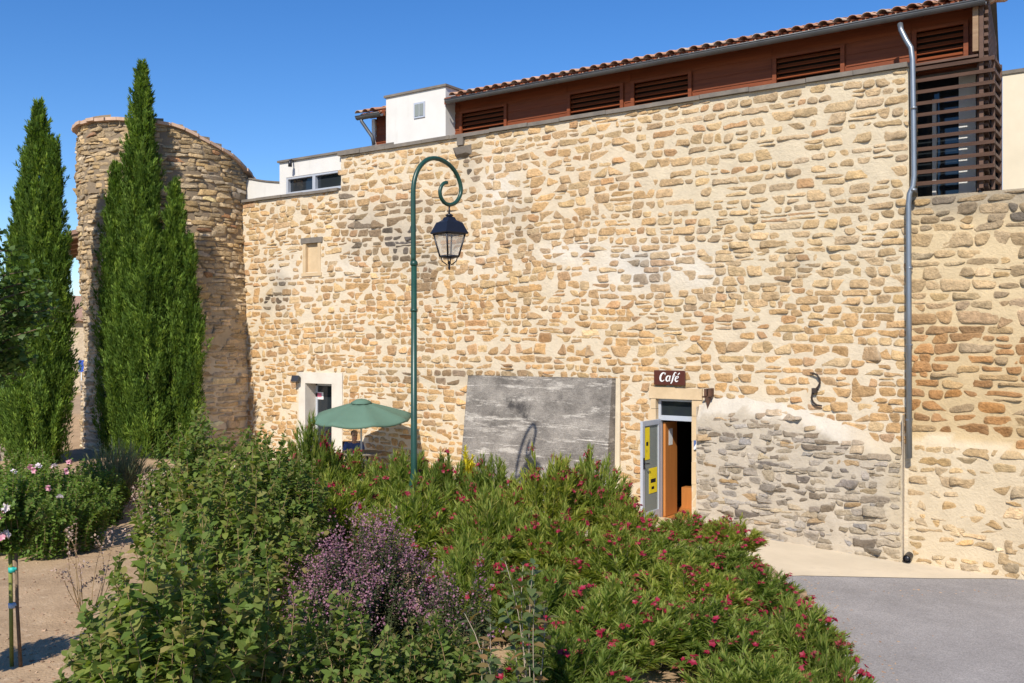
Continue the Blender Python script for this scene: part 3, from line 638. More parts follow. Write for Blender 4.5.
# glazed bay behind the louvre screen, at the right-hand end
LX0, LX1 = U(915), U(995); LZ0, LZ1 = 5.62, H+4.36
gz = MB(); gz.box((XR-.9, 16.95, LZ0-.1), (XE1-.1, 17.0, LZ1+.05)); gz.box((XE1-.1, 16.74, LZ0-.1), (LX1-.03, 16.79, LZ1)); gz.box((XE1-.1, 16.79, LZ0-.1), (XE1-.06, 17.0, LZ1)); gbo = gz.build('glazed_bay', M['glass'], bld)
def up_(px, y): return U(px, y)
gf = MB()
for pa, pb in ((932.5,936.5),(914,917)):
    gf.box((U(pa,16.9), 16.88, LZ0-.05), (U(pb,16.9), 16.949, LZ1-.35 if pa > 920 else LZ1))
gf.build('mullion', M['white_paint'], gbo)
gw = MB(); gw.box((U(959,16.8), 16.78, LZ0-.05), (U(976,16.8), 16.94, LZ1-.03)); gw.build('white_panel', M['white_paint'], gbo)
tb = MB(); tb.box((XR+.02, 15.97, LZ1+.0), (XE1-.1, 16.5, LZ1+.035)); tb.build('bay_head', M['louvre'], gbo)
for i in range(12):
    z = LZ1-.055-i*.181; m = MB()
    if z < LZ0+.05: break
    m.obox(((LX0+LX1)/2, 15.99, z), ((LX1-LX0)/2,0,0), (0,.055,.012), (0,-.008,.026)); 
    m.obox((LX1-.03, 16.36, z), (.03,0,0), (0,.34,0), (0,0,.024)); m.build('louvre_bar', M['louvre'], gbo)
for px in (978, 992.5): m = MB(); m.box((U(px)-.022, 16.056, LZ0), (U(px)+.022, 16.10, LZ1)); m.build('louvre_post', M['louvre'], gbo)
m = MB(); m.box((LX1-.05, 16.66, LZ0), (LX1, 16.71, LZ1)); m.build('louvre_post', M['louvre'], gbo)
# inner lining so that nothing shows through
# ------------------------------------------------------------------ white blocks on the roof
wb = thing('rooftop_block', ((BX0+BX1)/2, 16.6, 7.72), 'white rendered rooftop block with one tiny two-pane window left of the tiled roof', 'rooftop block')
ZB = H+5.53; m = MB(); m.box((BX0, 16.02, 7.7), (BX1, 17.15, ZB)); bb = m.build('block_walls', M['render'], wb)
m = MB(); m.box((BX0-.04, 15.98, ZB), (BX1+.04, 17.2, ZB+.05)); m.build('block_coping', M['coping'], wb)
a, b = W(414.5,104,16.0), W(424,116,16.0); m = MB()
m.box((a.x-.02, 15.995, b.z-.02), (b.x+.02, 16.018, a.z+.02)); wf = m.build('window', M['alu'], wb)
for q0, q1 in ((.06,.46),(.54,.94)):
    m = MB(); m.box((a.x+(b.x-a.x)*q0, 15.985, b.z+.02), (a.x+(b.x-a.x)*q1, 15.994, a.z-.02)); m.build('pane', M['pane'], wf)
AX0, AX1 = U(278), XS+.35
an = thing('rooftop_annex', ((AX0+AX1)/2, 16.6, 6.93), 'low white rooftop annex with a strip of dark windows between tower and high wall', 'rooftop annex')
ZA = H+4.45; m = MB(); z0, z1 = W(313,188,16.05).z-.18, W(313,175.5,16.05).z+.0; wx0, wx1 = U(286,16.05), U(341,16.05)
z0 = 6.97; z1 = 7.36
m.box((AX0, 16.05, 6.9), (wx0, 18.5, ZA)); m.box((wx0, 16.051, z1), (AX1+1.3, 18.5, ZA)); m.box((wx0, 16.32, 6.9), (wx1+.1, 18.5, z1+.01)); m.box((wx1+.1,16.052,6.9),(AX1+1.3,18.5,z1)); 
m.build('annex_walls', M['render'], an)
m = MB(); m.box((AX0-.04, 16.0, ZA), (AX1+1.3, 18.5, ZA+.05)); m.build('annex_coping', M['coping'], an)
m = MB(); m.box((wx0, 16.06, z1-.05), (wx1+.1, 16.2, z1-.002)); m.box((wx0, 16.06, 6.95), (wx0+.06, 16.2, z1-.05)); xm = U(315,16.1); m.box((xm-.05, 16.06, 6.95), (xm+.05, 16.2, z1-.05)); m.box((wx0, 16.061, 6.93), (wx1+.1, 16.2, 6.99))
wf = m.build('window', M['alu'], an)
for q0, q1 in ((wx0+.06, xm-.05), (xm+.05, wx1+.1)):
    m = MB(); m.box((q0, 16.15, 6.99), (q1, 16.16, z1-.05)); m.build('pane', M['glass'], wf)
p = W(293,161,16.0); m = MB(); m.tube([(p.x-.06, 16.06, p.z), (p.x, 15.95, p.z+.02), (p.x+.03, 15.9, p.z)], .02, 6); m.lathe((p.x+.03, 15.88, p.z-.16), [(.05,0),(.045,.1),(.02,.16)], 10)
tag(m.build('wall_lamp', M['black_iron'], origin=(p.x, 15.95, p.z)), 'small black lamp hung high on the white rooftop annex', 'wall lamp')
# low white parapet with a sagging top next to the tower
px_ = [244,252,260,268,276,284]; tz = [W(244,177.5,16.2).z, W(252,179.5,16.2).z, W(260,181,16.2).z, W(268,182,16.2).z, W(276,182.6,16.2).z, W(285,183,16.2).z]
m = MB(); c2 = MB(); xs = [U(q,16.2) for q in px_]; xs[0] -= .3; xs[-1] = AX0-.002
vs = []; vc = []
for x, z in zip(xs, tz):
    vs += [(x,16.2,6.88),(x,16.2,z),(x,16.5,z),(x,16.5,6.88)]; vc += [(x,16.17,z),(x,16.17,z+.035),(x,16.53,z+.035),(x,16.53,z)]
fs = [(i*4+k, (i+1)*4+k, (i+1)*4+(k+1)%4, i*4+(k+1)%4) for i in range(5) for k in range(4)]+[(0,1,2,3),(23,22,21,20)]
m.add(vs, fs); c2.add(vc, fs)
pw = thing('parapet', (xs[2], 16.35, 6.9), 'short white parapet with a gently sagging top beside the round tower', 'parapet')
m.build('parapet_wall', M['render'], pw); c2.build('parapet_coping', M['coping'], pw)
# ------------------------------------------------------------------ left door
ld = MB()
o0, o1, oz = U(300), U(343.5), W(320,372.5).z
ld.box((o0, 15.955, -.1), (LD[0]+.0, 16.08, LD[3])); ld.box((LD[1], 15.955, -.1), (o1, 16.08, LD[3])); ld.box((o0, 15.954, LD[3]), (o1, 16.08, oz))
ld.box((LD[0]-.12, 16.08, -.1), (LD[0], 16.5, LD[3]+.1)); ld.box((LD[1], 16.08, -.1), (LD[1]+.12, 16.5, LD[3]+.1)); ld.box((LD[0], 16.08, LD[3]), (LD[1], 16.5, LD[3]+.1))
sur = ld.build('door_surround', M['lime'], bld)
gz_ = ground((LD[0]+LD[1])/2, 16)
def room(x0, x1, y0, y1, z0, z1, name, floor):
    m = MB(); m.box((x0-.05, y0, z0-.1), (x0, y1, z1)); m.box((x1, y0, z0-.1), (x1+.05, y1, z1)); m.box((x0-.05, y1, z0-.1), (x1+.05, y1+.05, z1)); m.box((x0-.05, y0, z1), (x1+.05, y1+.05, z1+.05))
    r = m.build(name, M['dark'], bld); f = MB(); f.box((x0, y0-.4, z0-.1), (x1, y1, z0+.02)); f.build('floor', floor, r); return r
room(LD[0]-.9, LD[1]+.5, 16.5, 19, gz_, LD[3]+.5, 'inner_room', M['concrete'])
m = MB(); t = .045; lx = LD[0]+.30; zt = LD[3]-.03
m.box((LD[0]+.0, 16.30, gz_), (LD[0]+.06, 16.36, zt)); m.box((LD[1]-.06, 16.30, gz_), (LD[1], 16.36, zt)); m.box((LD[0], 16.30, zt-.04), (LD[1], 16.36, zt+.03))

dr = m.build('door', M['alu'], bld)
m = MB(); m.box((LD[0]+.06, 16.325, gz_+.1), (LD[1]-.06, 16.335, zt-.04)); m.build('pane', M['glass'], dr)
a = W(314,392,16.3); b = W(323,399.5,16.3); m = MB(); m.box((a.x, 16.31, b.z), (b.x, 16.32, a.z)); po = m.build('poster', M['paper'], dr)
m = MB(); m.box((a.x+.04, 16.30, b.z+.06), (b.x-.06, 16.308, a.z-.02)); m.build('poster_print', M['pink'], po)
p = W(297.5,379,15.9); m = MB(); m.obox((p.x, 15.84, p.z), (.085,.03,0), (-.02,.05,-.02), (0,.02,.07)); m.box((p.x-.02, 15.88, p.z-.02), (p.x+.02, 16.0, p.z+.02)); m.tube([(p.x+.05, 15.98, p.z-.02), (p.x+.08, 15.98, p.z-.2), (p.x+.07, 15.98, p.z-.42)], .008, 5)
fl = thing('floodlight', (p.x, 15.9, p.z), 'small dark floodlight at the upper left corner of the white door surround', 'floodlight')
m.build('lamp_housing', M['black_iron'], fl); m = MB(); m.obox((p.x+.012, 15.787, p.z-.0), (.065,.023,0), (0,.004,-.001), (0,.015,.055)); m.build('lamp_glass', M['pane'], fl)
# blocked niche
m = MB(); ncx = (NI[0]+NI[1])/2
m.box((NI[0], 16.07, NI[2]), (NI[1], 16.12, NI[3])); m.box((NI[0]-.10, 15.985, NI[2]-.02), (NI[0], 16.07, NI[3])); m.box((NI[1], 15.985, NI[2]-.02), (NI[1]+.10, 16.07, NI[3]))
ni = m.build('blocked_niche', M['ashlar'], bld); m = MB(); m.box((NI[0]-.16, 15.97, NI[3]), (NI[1]+.16, 16.1, NI[3]+.13)); m.build('lintel', M['coping'], ni)
m = MB(); m.box((NI[0]-.14, 15.975, NI[2]-.10), (NI[1]+.14, 16.09, NI[2]-.02)); m.build('sill', M['ashlar'], ni)
# corbel stone under the coping
p = W(464,150); m = MB(); m.add([(p.x-.24,16.0,p.z+.05),(p.x+.2,16.0,p.z+.1),(p.x+.22,16.0,p.z-.12),(p.x-.2,16.0,p.z-.16),(p.x-.2,15.86,p.z+.04),(p.x+.15,15.86,p.z+.06),(p.x+.13,15.9,p.z-.08),(p.x-.12,15.9,p.z-.1)],[(4,5,1,0),(7,6,5,4),(3,2,6,7),(4,0,3,7),(5,6,2,1)])
m.build('corbel', M['old_stone'] if 'old_stone' in M else M['coping'], bld)
m = MB(); m.box((p.x-.14, 15.93, p.z+.10), (p.x+.02, 16.0, ZT-.0)); m.build('corbel_post', M['coping'], bld)
# ------------------------------------------------------------------ café door
m = MB(); rnd = random.Random(4)
def jamb(x0, x1, zlo, zhi):
    z = zlo
    while z < zhi-.02:
        h = min(rnd.uniform(.28, .48), zhi-z); e0 = rnd.uniform(-.04, .05)
        if zhi-z-h < .12: h = zhi-z
        y = 15.965+rnd.uniform(-.008, .008)
        xa, xb = (x0-e0, x1) if x0 < CD[0] else (x0, x1+e0)
        m.box((xa, y, z), (xb, 16.5, z+h-.008)); z += h
lin = W(675,387).z
jamb(U(650.5), CD[0], -.15, CD[3]); jamb(CD[1], U(702), -.15, CD[3])
m.box((U(650), 15.958, CD[3]), (U(676)-.004, 16.5, lin)); m.box((U(676), 15.952, CD[3]), (U(703), 16.5, lin-.02))
cs = m.build('door_surround', M['ashlar2'] if 'ashlar2' in M else M['lime2'] if 'lime2' in M else M['ashlar'], bld)
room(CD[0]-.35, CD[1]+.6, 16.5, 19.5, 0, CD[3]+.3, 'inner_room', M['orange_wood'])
m = MB(); m.box((CD[0]+.0, 16.08, 0), (CD[0]+.05, 16.15, CD[3])); m.box((CD[1]-.04, 16.08, 0), (CD[1], 16.15, CD[3])); m.box((CD[0]+.05, 16.08, CD[3]-.05), (CD[1]-.04, 16.15, CD[3])); zt = W(675,418,16.08).z; m.box((CD[0]+.05, 16.079, zt-.05), (CD[1]-.04, 16.15, zt+.04))
df = m.build('door_frame', M['alu'], bld); m = MB(); m.box((CD[0]+.05, 16.11, zt+.04), (CD[1]-.04, 16.12, CD[3]-.05)); m.build('transom_pane', M['glass'], df)
# the glazed leaf, standing open at a right angle
hx = CD[0]+.03; lt = zt-.03; y0, y1 = 15.34, 16.06; zb = .04
m = MB(); m.box((hx-.025, y0, zb), (hx+.025, y0+.08, lt)); m.box((hx-.025, y1-.08, zb), (hx+.025, y1, lt)); m.box((hx-.024, y0+.08, lt-.09), (hx+.024, y1-.08, lt)); m.box((hx-.024, y0+.08, zb), (hx+.024, y1-.08, zb+.16))
lf = m.build('door_leaf', M['alu'], bld)
m = MB(); m.box((hx-.006, y0+.08, zb+.16), (hx+.006, y1-.08, lt-.09)); m.build('pane', M['pane'], lf)
m = MB(); m.box((hx+.025, y0+.02, 1.0), (hx+.035, y0+.06, 1.2)); m.tube([(hx+.03, y0+.04, 1.1), (hx+.08, y0+.04, 1.1), (hx+.08, y0+.15, 1.09)], .011, 6); m.build('handle', M['black_iron'], lf)
for ya, yb, za, zb_ in ((y0+.10, y0+.30, 1.15, lt-.12), (y0+.28, y0+.60, .52, .98)):
    m = MB(); m.box((hx+.008, ya, za), (hx+.012, yb, zb_)); pst = m.build('poster', M['yellow'], lf); 
    k = MB(); k.box((hx+.0125, ya+.06, (za+zb_)/2-.04), (hx+.0135, yb-.06, (za+zb_)/2+.03)); k.box((hx+.0125, ya+.09, (za+zb_)/2-.16), (hx+.0135, yb-.12, (za+zb_)/2-.11)); k.build('poster_print', M['black_iron'], pst)
# inner wooden leaf folded into the room, with a paper notice
m = MB(); m.box((CD[0]+.06, 16.16, .03), (CD[0]+.105, 16.66, zt-.10)); il = m.build('inner_door', M['orange_wood'], bld)
m = MB(); m.box((CD[0]+.106, 16.30, 1.35), (CD[0]+.109, 16.46, 1.66)); m.build('notice', M['paper'], il)
m = MB(); m.box((CD[0]-.1, 17.3, .02), (CD[1]+.5, 17.5, .42)); m.build('counter', M['orange_wood'], bld)
m = MB(); m.box((U(650), 15.55, -.1), (U(704), 16.0, .045)); m.build('doorstep', M['ashlar'], bld)
# small blue plate right of the door, brown café sign above
a, b = W(695.3,440), W(701,449.5)
sp = thing('notice_plate', ((a.x+b.x)/2, 15.95, b.z), 'small blue plate with a white diagonal stripe right of the café door', 'plate')
m = MB(); m.box((a.x, 15.930, b.z), (b.x, 15.95, a.z)); m.build('plate', M['bluegrey'], sp)
m = MB(); cx, cz = (a.x+b.x)/2, (a.z+b.z)/2; hw_, hh = (b.x-a.x)/2, (a.z-b.z)/2; m.add([(cx-hw_,15.927,cz-hh),(cx-hw_*.5,15.927,cz-hh),(cx+hw_,15.927,cz+hh*.7),(cx+hw_,15.927,cz+hh),(cx+hw_*.6,15.927,cz+hh),(cx-hw_,15.927,cz-hh*.6)],[(0,1,2,3,4,5)]); m.build('stripe', M['paper'], sp)
a, b = W(656,370), W(687,385.5); sg = thing('cafe_sign', ((a.x+b.x)/2, 15.93, b.z), 'dark brown plaque lettered in white above the café doorway', 'sign')
m = MB(); m.box((a.x, 15.905, b.z), (b.x, 15.945, a.z)); pl = m.build('plaque', M['sign_brown'], sg)
bv = pl.modifiers.new('bevel', 'BEVEL'); bv.width = .012; bv.segments = 2
def stroke(m, pts, w, y=15.898):
    P = [Vector((p[0], 0, p[1])) for p in pts]; L = []; R = []
    for i, p in enumerate(P):
        t = (P[min(i+1, len(P)-1)]-P[max(i-1, 0)]).normalized(); n = Vector((-t.z, 0, t.x)); ww = w[i] if isinstance(w, list) else w
        L.append(p+n*ww/2); R.append(p-n*ww/2)
    for i in range(len(P)-1):
        f = [L[i], L[i+1], R[i+1], R[i]]
        m.add([(q.x, y, q.z) for q in f]+[(q.x, y+.006, q.z) for q in f], [(0,1,2,3),(0,4,5,1),(1,5,6,2),(2,6,7,3),(3,7,4,0)])
def arc(cx, cz, rx, rz, a0, a1, n=12): return [(cx+rx*math.cos(R_(a0+(a1-a0)*i/n)), cz+rz*math.sin(R_(a0+(a1-a0)*i/n))) for i in range(n+1)]
sw, sh = b.x-a.x, a.z-b.z; x0 = a.x+sw*.19; z0 = b.z+sh*.27; e = sh*.42         # e: x height unit
def put(m, pts, w): stroke(m, [(x0+(x+.22*z)*e, z0+z*e) for x, z in pts], [q*e for q in w] if isinstance(w, list) else w*e)
letters = []
m = MB(); k = arc(.48, .66, .44, .68, 48, 318, 18); put(m, k, [.10+.20*max(0, math.sin(math.pi*i/18))**1.5 for i in range(19)]); put(m, [(.77,1.0),(.80,1.34)], .1); letters.append(m)
m = MB(); k = arc(1.42, .44, .30, .42, 40, 330, 16); put(m, k, [.08+.16*math.sin(math.pi*i/16) for i in range(17)]); put(m, [(1.72,.9),(1.70,.2),(1.76,.04),(1.90,.1)], [.2,.2,.16,.08]); letters.append(m)
m = MB(); put(m, [(2.66,1.30),(2.56,1.46),(2.42,1.42),(2.34,1.15),(2.28,.6),(2.24,.0),(2.14,-.32),(2.02,-.30)], [.12,.1,.14,.22,.24,.22,.14,.12]); put(m, [(2.08,.86),(2.62,.86)], .11); letters.append(m)
m = MB(); k = [(2.80,.40),(3.02,.50),(3.20,.66),(3.12,.84),(2.96,.84)]+arc(3.02,.42,.30,.42,110,320,12); put(m, k, [.08,.1,.12,.12,.1]+[.09+.14*math.sin(math.pi*i/12) for i in range(13)]); put(m, [(3.02,1.06),(3.26,1.36)], [.1,.18]); letters.append(m)
for q in letters: q.build('letter', M['paper'], sg)
# ------------------------------------------------------------------ leaning concrete slab
ta, tb_ = W(468,375.5), W(612,378.5); ba, bb_ = W(457,490,15.2), W(604,492,15.25)
m = MB(); yt = 15.80; T0, T1 = W(468,375.5,yt), W(612,378.5,yt); B0 = Vector((T0.x, 15.42, -.25)); B1 = Vector((T1.x-.02, 15.50, -.25))
n1, n2 = 26, 20; vs = []; fs = []
for j in range(n2+1):
    for i in range(n1+1):
        t, s_ = i/n1, j/n2; p = T0.lerp(T1, t).lerp(B0.lerp(B1, t), s_); k = .012*nz(p.x*2, p.z*2.5, 1)
        vs.append((p.x, p.y+k, p.z))
m.add(vs, [(j*(n1+1)+i, (j+1)*(n1+1)+i, (j+1)*(n1+1)+i+1, j*(n1+1)+i+1) for j in range(n2) for i in range(n1)], True)
bk = [(T0.x,16.02,T0.z),(T1.x,16.02,T1.z),(T0.x,16.02,-.25),(T1.x,16.02,-.25)]
m.add([T0, T1, bk[1], bk[0], B0, B1, bk[3], bk[2]], [(3,2,1,0),(4,0,3,7),(1,5,6,2)])
sb = thing('concrete_slab', ((T0.x+T1.x)/2, 15.5, 0), 'dark grey streaked concrete slab leaning against the stone wall left of the café door', 'concrete slab')
m.build('slab_face', M['slab'], sb)
m = MB(); m.add([(T1.x+.01,15.93,T1.z+.0),(T1.x+.10,15.93,T1.z),(T1.x+.10,16.0,T1.z),(T1.x+.01,16.0,T1.z),(T1.x+.01,15.86,-.2),(T1.x+.10,15.90,-.2),(T1.x+.10,16,-.2),(T1.x+.01,16,-.2)],[(0,1,2,3),(4,5,1,0),(5,6,2,1),(4,0,3,7)]); m.build('slab_edging', M['concrete'], sb)
# ------------------------------------------------------------------ iron pieces and drain on the wall
p = [W(px, py, 15.93) for px, py in ((810,373),(813,373.2),(817,375),(819.7,379),(820,383),(818,387),(814.8,390.5),(812.3,394),(811.5,398),(813,402),(816.5,405),(822,406))]
m = MB(); m.tube(p, [.011]+[.017]*10+[.012], 6); c_ = W(814.8,390.5,15.95); m.box((c_.x-.04, 15.9, c_.z-.04), (c_.x+.04, 16.02, c_.z+.04))
tag(m.build('wall_anchor', M['old_iron'], origin=c_), 'rusty S-shaped iron wall anchor on the stone wall right of the café door', 'wall anchor')
p = W(709,395,15.9); m = MB(); m.box((p.x-.07, 15.84, p.z-.02), (p.x-.02, 16.0, p.z+.11)); m.box((p.x+.01, 15.84, p.z-.03), (p.x+.055, 16.0, p.z+.12)); m.box((p.x-.12, 15.86, p.z-.05), (p.x+.055, 15.9, p.z-.021)); m.add([(p.x-.05,15.85,p.z-.05),(p.x+.03,15.85,p.z-.05),(p.x-.02,15.88,p.z-.25),(p.x-.05,15.95,p.z-.05),(p.x+.03,15.95,p.z-.05)],[(0,2,1),(0,3,2),(1,2,4),(3,4,2)])
tag(m.build('iron_bracket', M['rust'], origin=p), 'rusty pointed iron bracket above the grey base course beside the café door', 'bracket')
p = W(724,368,15.9); 
p = W(907,560,15.8); m = MB(); vs = []
m.tube([(p.x, 15.78, p.z+.02), (p.x, 16.05, p.z+.05)], .06, 12, cap=False); m.tube([(p.x, 15.80, p.z+.022), (p.x, 15.79, p.z+.022)], .05, 12)
tag(m.build('drain_spout', M['black_iron'], origin=p), 'small black drain spout at the foot of the wall below the downpipe', 'drain')

cw = MB(); x0 = U(1002.5, 20.0); cw.box((x0, 20.0, 4), (9, 26, W(1003, 75, 20.0).z)); 
ca = thing('neighbouring_building', (3, 22, 4), 'plain cream rendered building with a flat top behind the lower stone wall', 'building')
cw.build('render_wall', M['cream_render'], ca); c = MB(); c.box((x0-.03, 19.97, W(1003, 75, 20.0).z), (9.03, 26, W(1003, 75, 20.0).z+.07)); c.build('coping', M['coping'], ca)
# ------------------------------------------------------------------ street lamp
D = 13.6; lb = at(414, 470, D); gz_ = ground(lb.x, lb.y)
lampo = thing('street_lamp', (lb.x, lb.y, gz_), 'tall green street lamp with a scrolled crook and hanging black lantern', 'street lamp')
ps = R_(35.1+50); ce = Vector((math.cos(ps), math.sin(ps), 0)); kx = D/FP/math.cos(ps-TH)
nce = Vector((-ce.y, ce.x, 0))
def lpnt(px, py):                                         # the crook lies in one upright plane through the post
    d = ray(px, py); l0 = at(413.5, py, D); return d*(l0.dot(nce)/d.dot(nce))+Vector((0,0,H))
m = MB(); b0 = Vector((lb.x, lb.y, gz_-.05))
zt = lpnt(413.5, 262).z
m.lathe(b0, [(.12,0),(.12,.08),(.09,.12),(.075,.7),(.056,.8),(.047,.9),(.041,zt-gz_)], 16); m.build('post', M['green_iron'], lampo)
m = MB(); m.lathe((lb.x, lb.y, zt-.06), [(.041,0),(.056,.02),(.056,.05),(.04,.08)], 14); m.lathe((lb.x, lb.y, H+(341.5-312)*D/FP), [(.044,0),(.052,.015),(.052,.035),(.044,.05)], 14); m.build('collar', M['green_iron'], lampo)
ctrl = [(413.5,262),(413.4,235),(413.3,205),(413.4,188),(415.5,176),(420,166.5),(427,160),(435,158.3),(443.5,161),(451,166.5),(456.5,174),(460,183),(461,191),(459,198),(455,203),(449.3,204.8),(444.5,202.5),(441,197.5),(440,191.5),(441.3,186.5),(444,183.3),(447,182.6)]
def spline(P, n=4):
    out = []; 
    for i in range(len(P)-1):
        a, b, c, d = P[max(i-1,0)], P[i], P[i+1], P[min(i+2, len(P)-1)]
        for k in range(n):
            t = k/n; out.append(.5*((2*b)+(c-a)*t+(2*a-5*b+4*c-d)*t*t+(3*b-a-3*c+d)*t**3))
    return out+[P[-1]]
cp = spline([lpnt(*q) for q in ctrl]); k = len(cp)
m = MB(); m.tube(cp, [.037-.010*i/k for i in range(k)], 10); m.build('crook', M['green_iron'], lampo)
hk = lpnt(449.3, 204.8); zz = lambda py: H+(341.5-py)*Vector((hk.x,hk.y,0)).dot(FW)/FP
def ring4(m, c, prof, mi=0, rot=R_(45+35.1+40)): m.lathe((c.x, c.y, 0), prof, 4, False, mi, rot)
m = MB(); m.tube([(hk.x, hk.y, zz(205)), (hk.x, hk.y, zz(216))], .014, 6); m.lathe((hk.x, hk.y, 0), [(.02,zz(217)),(.055,zz(216)),(.06,zz(215)),(.02,zz(213.5))], 10); m.build('hanger', M['black_iron'], lampo)
la = MB(); s2 = math.sqrt(2)
ring4(la, hk, [(.205*s2*.97,zz(234)),(.205*s2,zz(233)),(.205*s2*.93,zz(231)),(.14*s2,zz(222.5)),(.12*s2,zz(222)),(.075*s2,zz(220)),(.06*s2,zz(217.5)),(.03*s2,zz(216.5))])
hood = la.build('lantern_hood', M['black_iron'], lampo)
ta_, bo_ = .168, .10; zt2, zb2 = zz(234), zz(256.5); fr = MB(); rot = R_(35.1+40)
cn = lambda r, k, z: Vector((hk.x+r*s2*math.cos(rot+R_(45+90*k)), hk.y+r*s2*math.sin(rot+R_(45+90*k)), z))
for k in range(4):
    fr.tube([cn(ta_,k,zt2), cn(bo_,k,zb2)], .014, 6); fr.tube([cn(bo_,k,zb2), cn(bo_,k+1,zb2)], .018, 6); fr.tube([cn(ta_,k,zt2+.0), cn(ta_,k+1,zt2)], .014, 6)
    fr.tube([cn(bo_*.9,k,zb2), cn(bo_*.75,k,zb2-.07), cn(.02,k,zz(265))], .009, 5)
fr.lathe((hk.x, hk.y, 0), [(.008,zz(270)),(.02,zz(267.5)),(.012,zz(265)),(.03,zz(263)),(.01,zz(261))], 8)
fr.build('lantern_frame', M['black_iron'], lampo)
for k in range(4):
    g_ = MB(); q = [cn(ta_*.985,k,zt2), cn(ta_*.985,k+1,zt2), cn(bo_*.985,k+1,zb2), cn(bo_*.985,k,zb2)]; inn = [p.lerp(Vector((hk.x,hk.y,p.z)), .03) for p in q]
    g_.add(q+inn, [(0,1,2,3),(7,6,5,4),(0,4,5,1),(1,5,6,2),(2,6,7,3),(3,7,4,0)]); g_.build('lantern_pane', M['lantern_glass'], lampo)
# ------------------------------------------------------------------ parasol, table, chair and the person beneath it
pc = Vector((-14.2, 14.65, 0)); gp_ = ground(pc.x, pc.y); dep = pc.dot(FW)
zr = H-(417-341.5)*dep/FP; za = H-(401-341.5)*dep/FP
par = thing('parasol', (pc.x, pc.y, gp_), 'open dark green canvas parasol in front of the white-framed doorway', 'parasol')
tilt = Matrix.Rotation(R_(5), 3, RT)
def pp_(v): v = Vector(v); return pc+Vector((0,0,zr))+tilt@v
m = MB(); nS, sub, rings = 8, 6, 7; R0 = 1.09; hgt = za-zr; vs = []; fs = []; n = nS*sub
for r in range(rings+1):
    t = .16+.84*r/rings
    for k in range(n):
        a = 2*math.pi*k/n+.2; f = (k % sub)/sub; sag = 1-.085*math.sin(math.pi*f)*t
        z = hgt*(1-t)**.9-.055*t*math.sin(math.pi*f)+.02
        vs.append(pp_((R0*t*sag*math.cos(a), R0*t*sag*math.sin(a), z)))
fs = [(r*n+k, (r+1)*n+k, (r+1)*n+(k+1) % n, r*n+(k+1) % n) for r in range(rings) for k in range(n)]
vs2 = []                                                             # hem
for k in range(n): v = vs[rings*n+k]; vs2.append(v+Vector((0,0,-.05)))
m.add(vs+vs2, fs+[(rings*n+k, (rings+1)*n+k, (rings+1)*n+(k+1) % n, rings*n+(k+1) % n) for k in range(n)], True)
cn_ = m.build('canopy', M['canvas'], par); sm = cn_.modifiers.new('thick', 'SOLIDIFY'); sm.thickness = .006
m = MB(); vs = []
for r, (t, z) in enumerate(((.0, hgt+.055), (.10, hgt+.035), (.205, hgt-.03))):
    for k in range(16): a = 2*math.pi*k/16+.2; vs.append(pp_((R0*max(t,.005)*math.cos(a), R0*max(t,.005)*math.sin(a), z)))
m.add(vs, [(r*16+k, (r+1)*16+k, (r+1)*16+(k+1) % 16, r*16+(k+1) % 16) for r in range(2) for k in range(16)], True); vt = m.build('vent', M['canvas'], cn_); sm = vt.modifiers.new('thick', 'SOLIDIFY'); sm.thickness = .006
m = MB(); m.tube([pc+Vector((0,0,gp_)), pp_((0,0,hgt+.03))], .02, 10); m.build('pole', M['white_paint'], par)
for k in range(8):
    a = 2*math.pi*k/8+.2; m = MB(); m.tube([pp_((.02,0,hgt-.02)), pp_((R0*.98*math.cos(a), R0*.98*math.sin(a), .0))], .008, 5); m.build('rib', M['white_paint'], par)
m = MB(); m.lathe(pc+Vector((0,0,gp_)), [(.26,0),(.26,.05),(.08,.09),(.05,.2)], 16); m.build('base', M['coping'], par)
tb = thing('cafe_table', (pc.x-.0, pc.y, gp_), 'round grey café table pierced by the parasol pole', 'table')
m = MB(); m.lathe(pc+Vector((0,0,gp_)), [(.42,.72),(.43,.73),(.43,.75),(.42,.76)], 28); m.build('table_top', M['coping'], tb)
for k in range(3):
    a = 2*math.pi*k/3+.7; m = MB(); m.tube([pc+Vector((.10*math.cos(a),.10*math.sin(a),gp_+.72)), pc+Vector((.30*math.cos(a),.30*math.sin(a),gp_))], .016, 6); m.build('leg', M['black_iron'], tb)
def to_mesh_obj(ob, name, mat, parent):
    dg = bpy.context.evaluated_depsgraph_get(); me = bpy.data.meshes.new_from_object(ob.evaluated_get(dg)); bpy.data.objects.remove(ob)
    me.materials.clear(); me.materials.append(mat); me.polygons.foreach_set('use_smooth', [True]*len(me.polygons)); me.name = name
    o = bpy.data.objects.new(name, me); COL.objects.link(o); o.parent = parent; return o
def skin(verts, edges, rad, name, mat, parent, lv=2):
    me = bpy.data.meshes.new(name); me.from_pydata(verts, edges, []); ob = bpy.data.objects.new(name, me); COL.objects.link(ob)
    ob.modifiers.new('s', 'SKIN'); sv = me.skin_vertices[0].data
    for i, r in enumerate(rad): sv[i].radius = r if isinstance(r, tuple) else (r, r)
    sv[0].use_root = True; sb_ = ob.modifiers.new('d', 'SUBSURF'); sb_.levels = lv
    bpy.context.view_layer.update(); return to_mesh_obj(ob, name, mat, parent)
pe = Vector((-15.0, 15.22, 0)); gq = ground(pe.x, pe.y)
per = thing('person', (pe.x, pe.y, gq), 'dark-haired person in a blue top sitting in the shade of the green parasol', 'person'); per.rotation_euler = (0, 0, R_(35.1+18)); per.scale = (.92,)*3
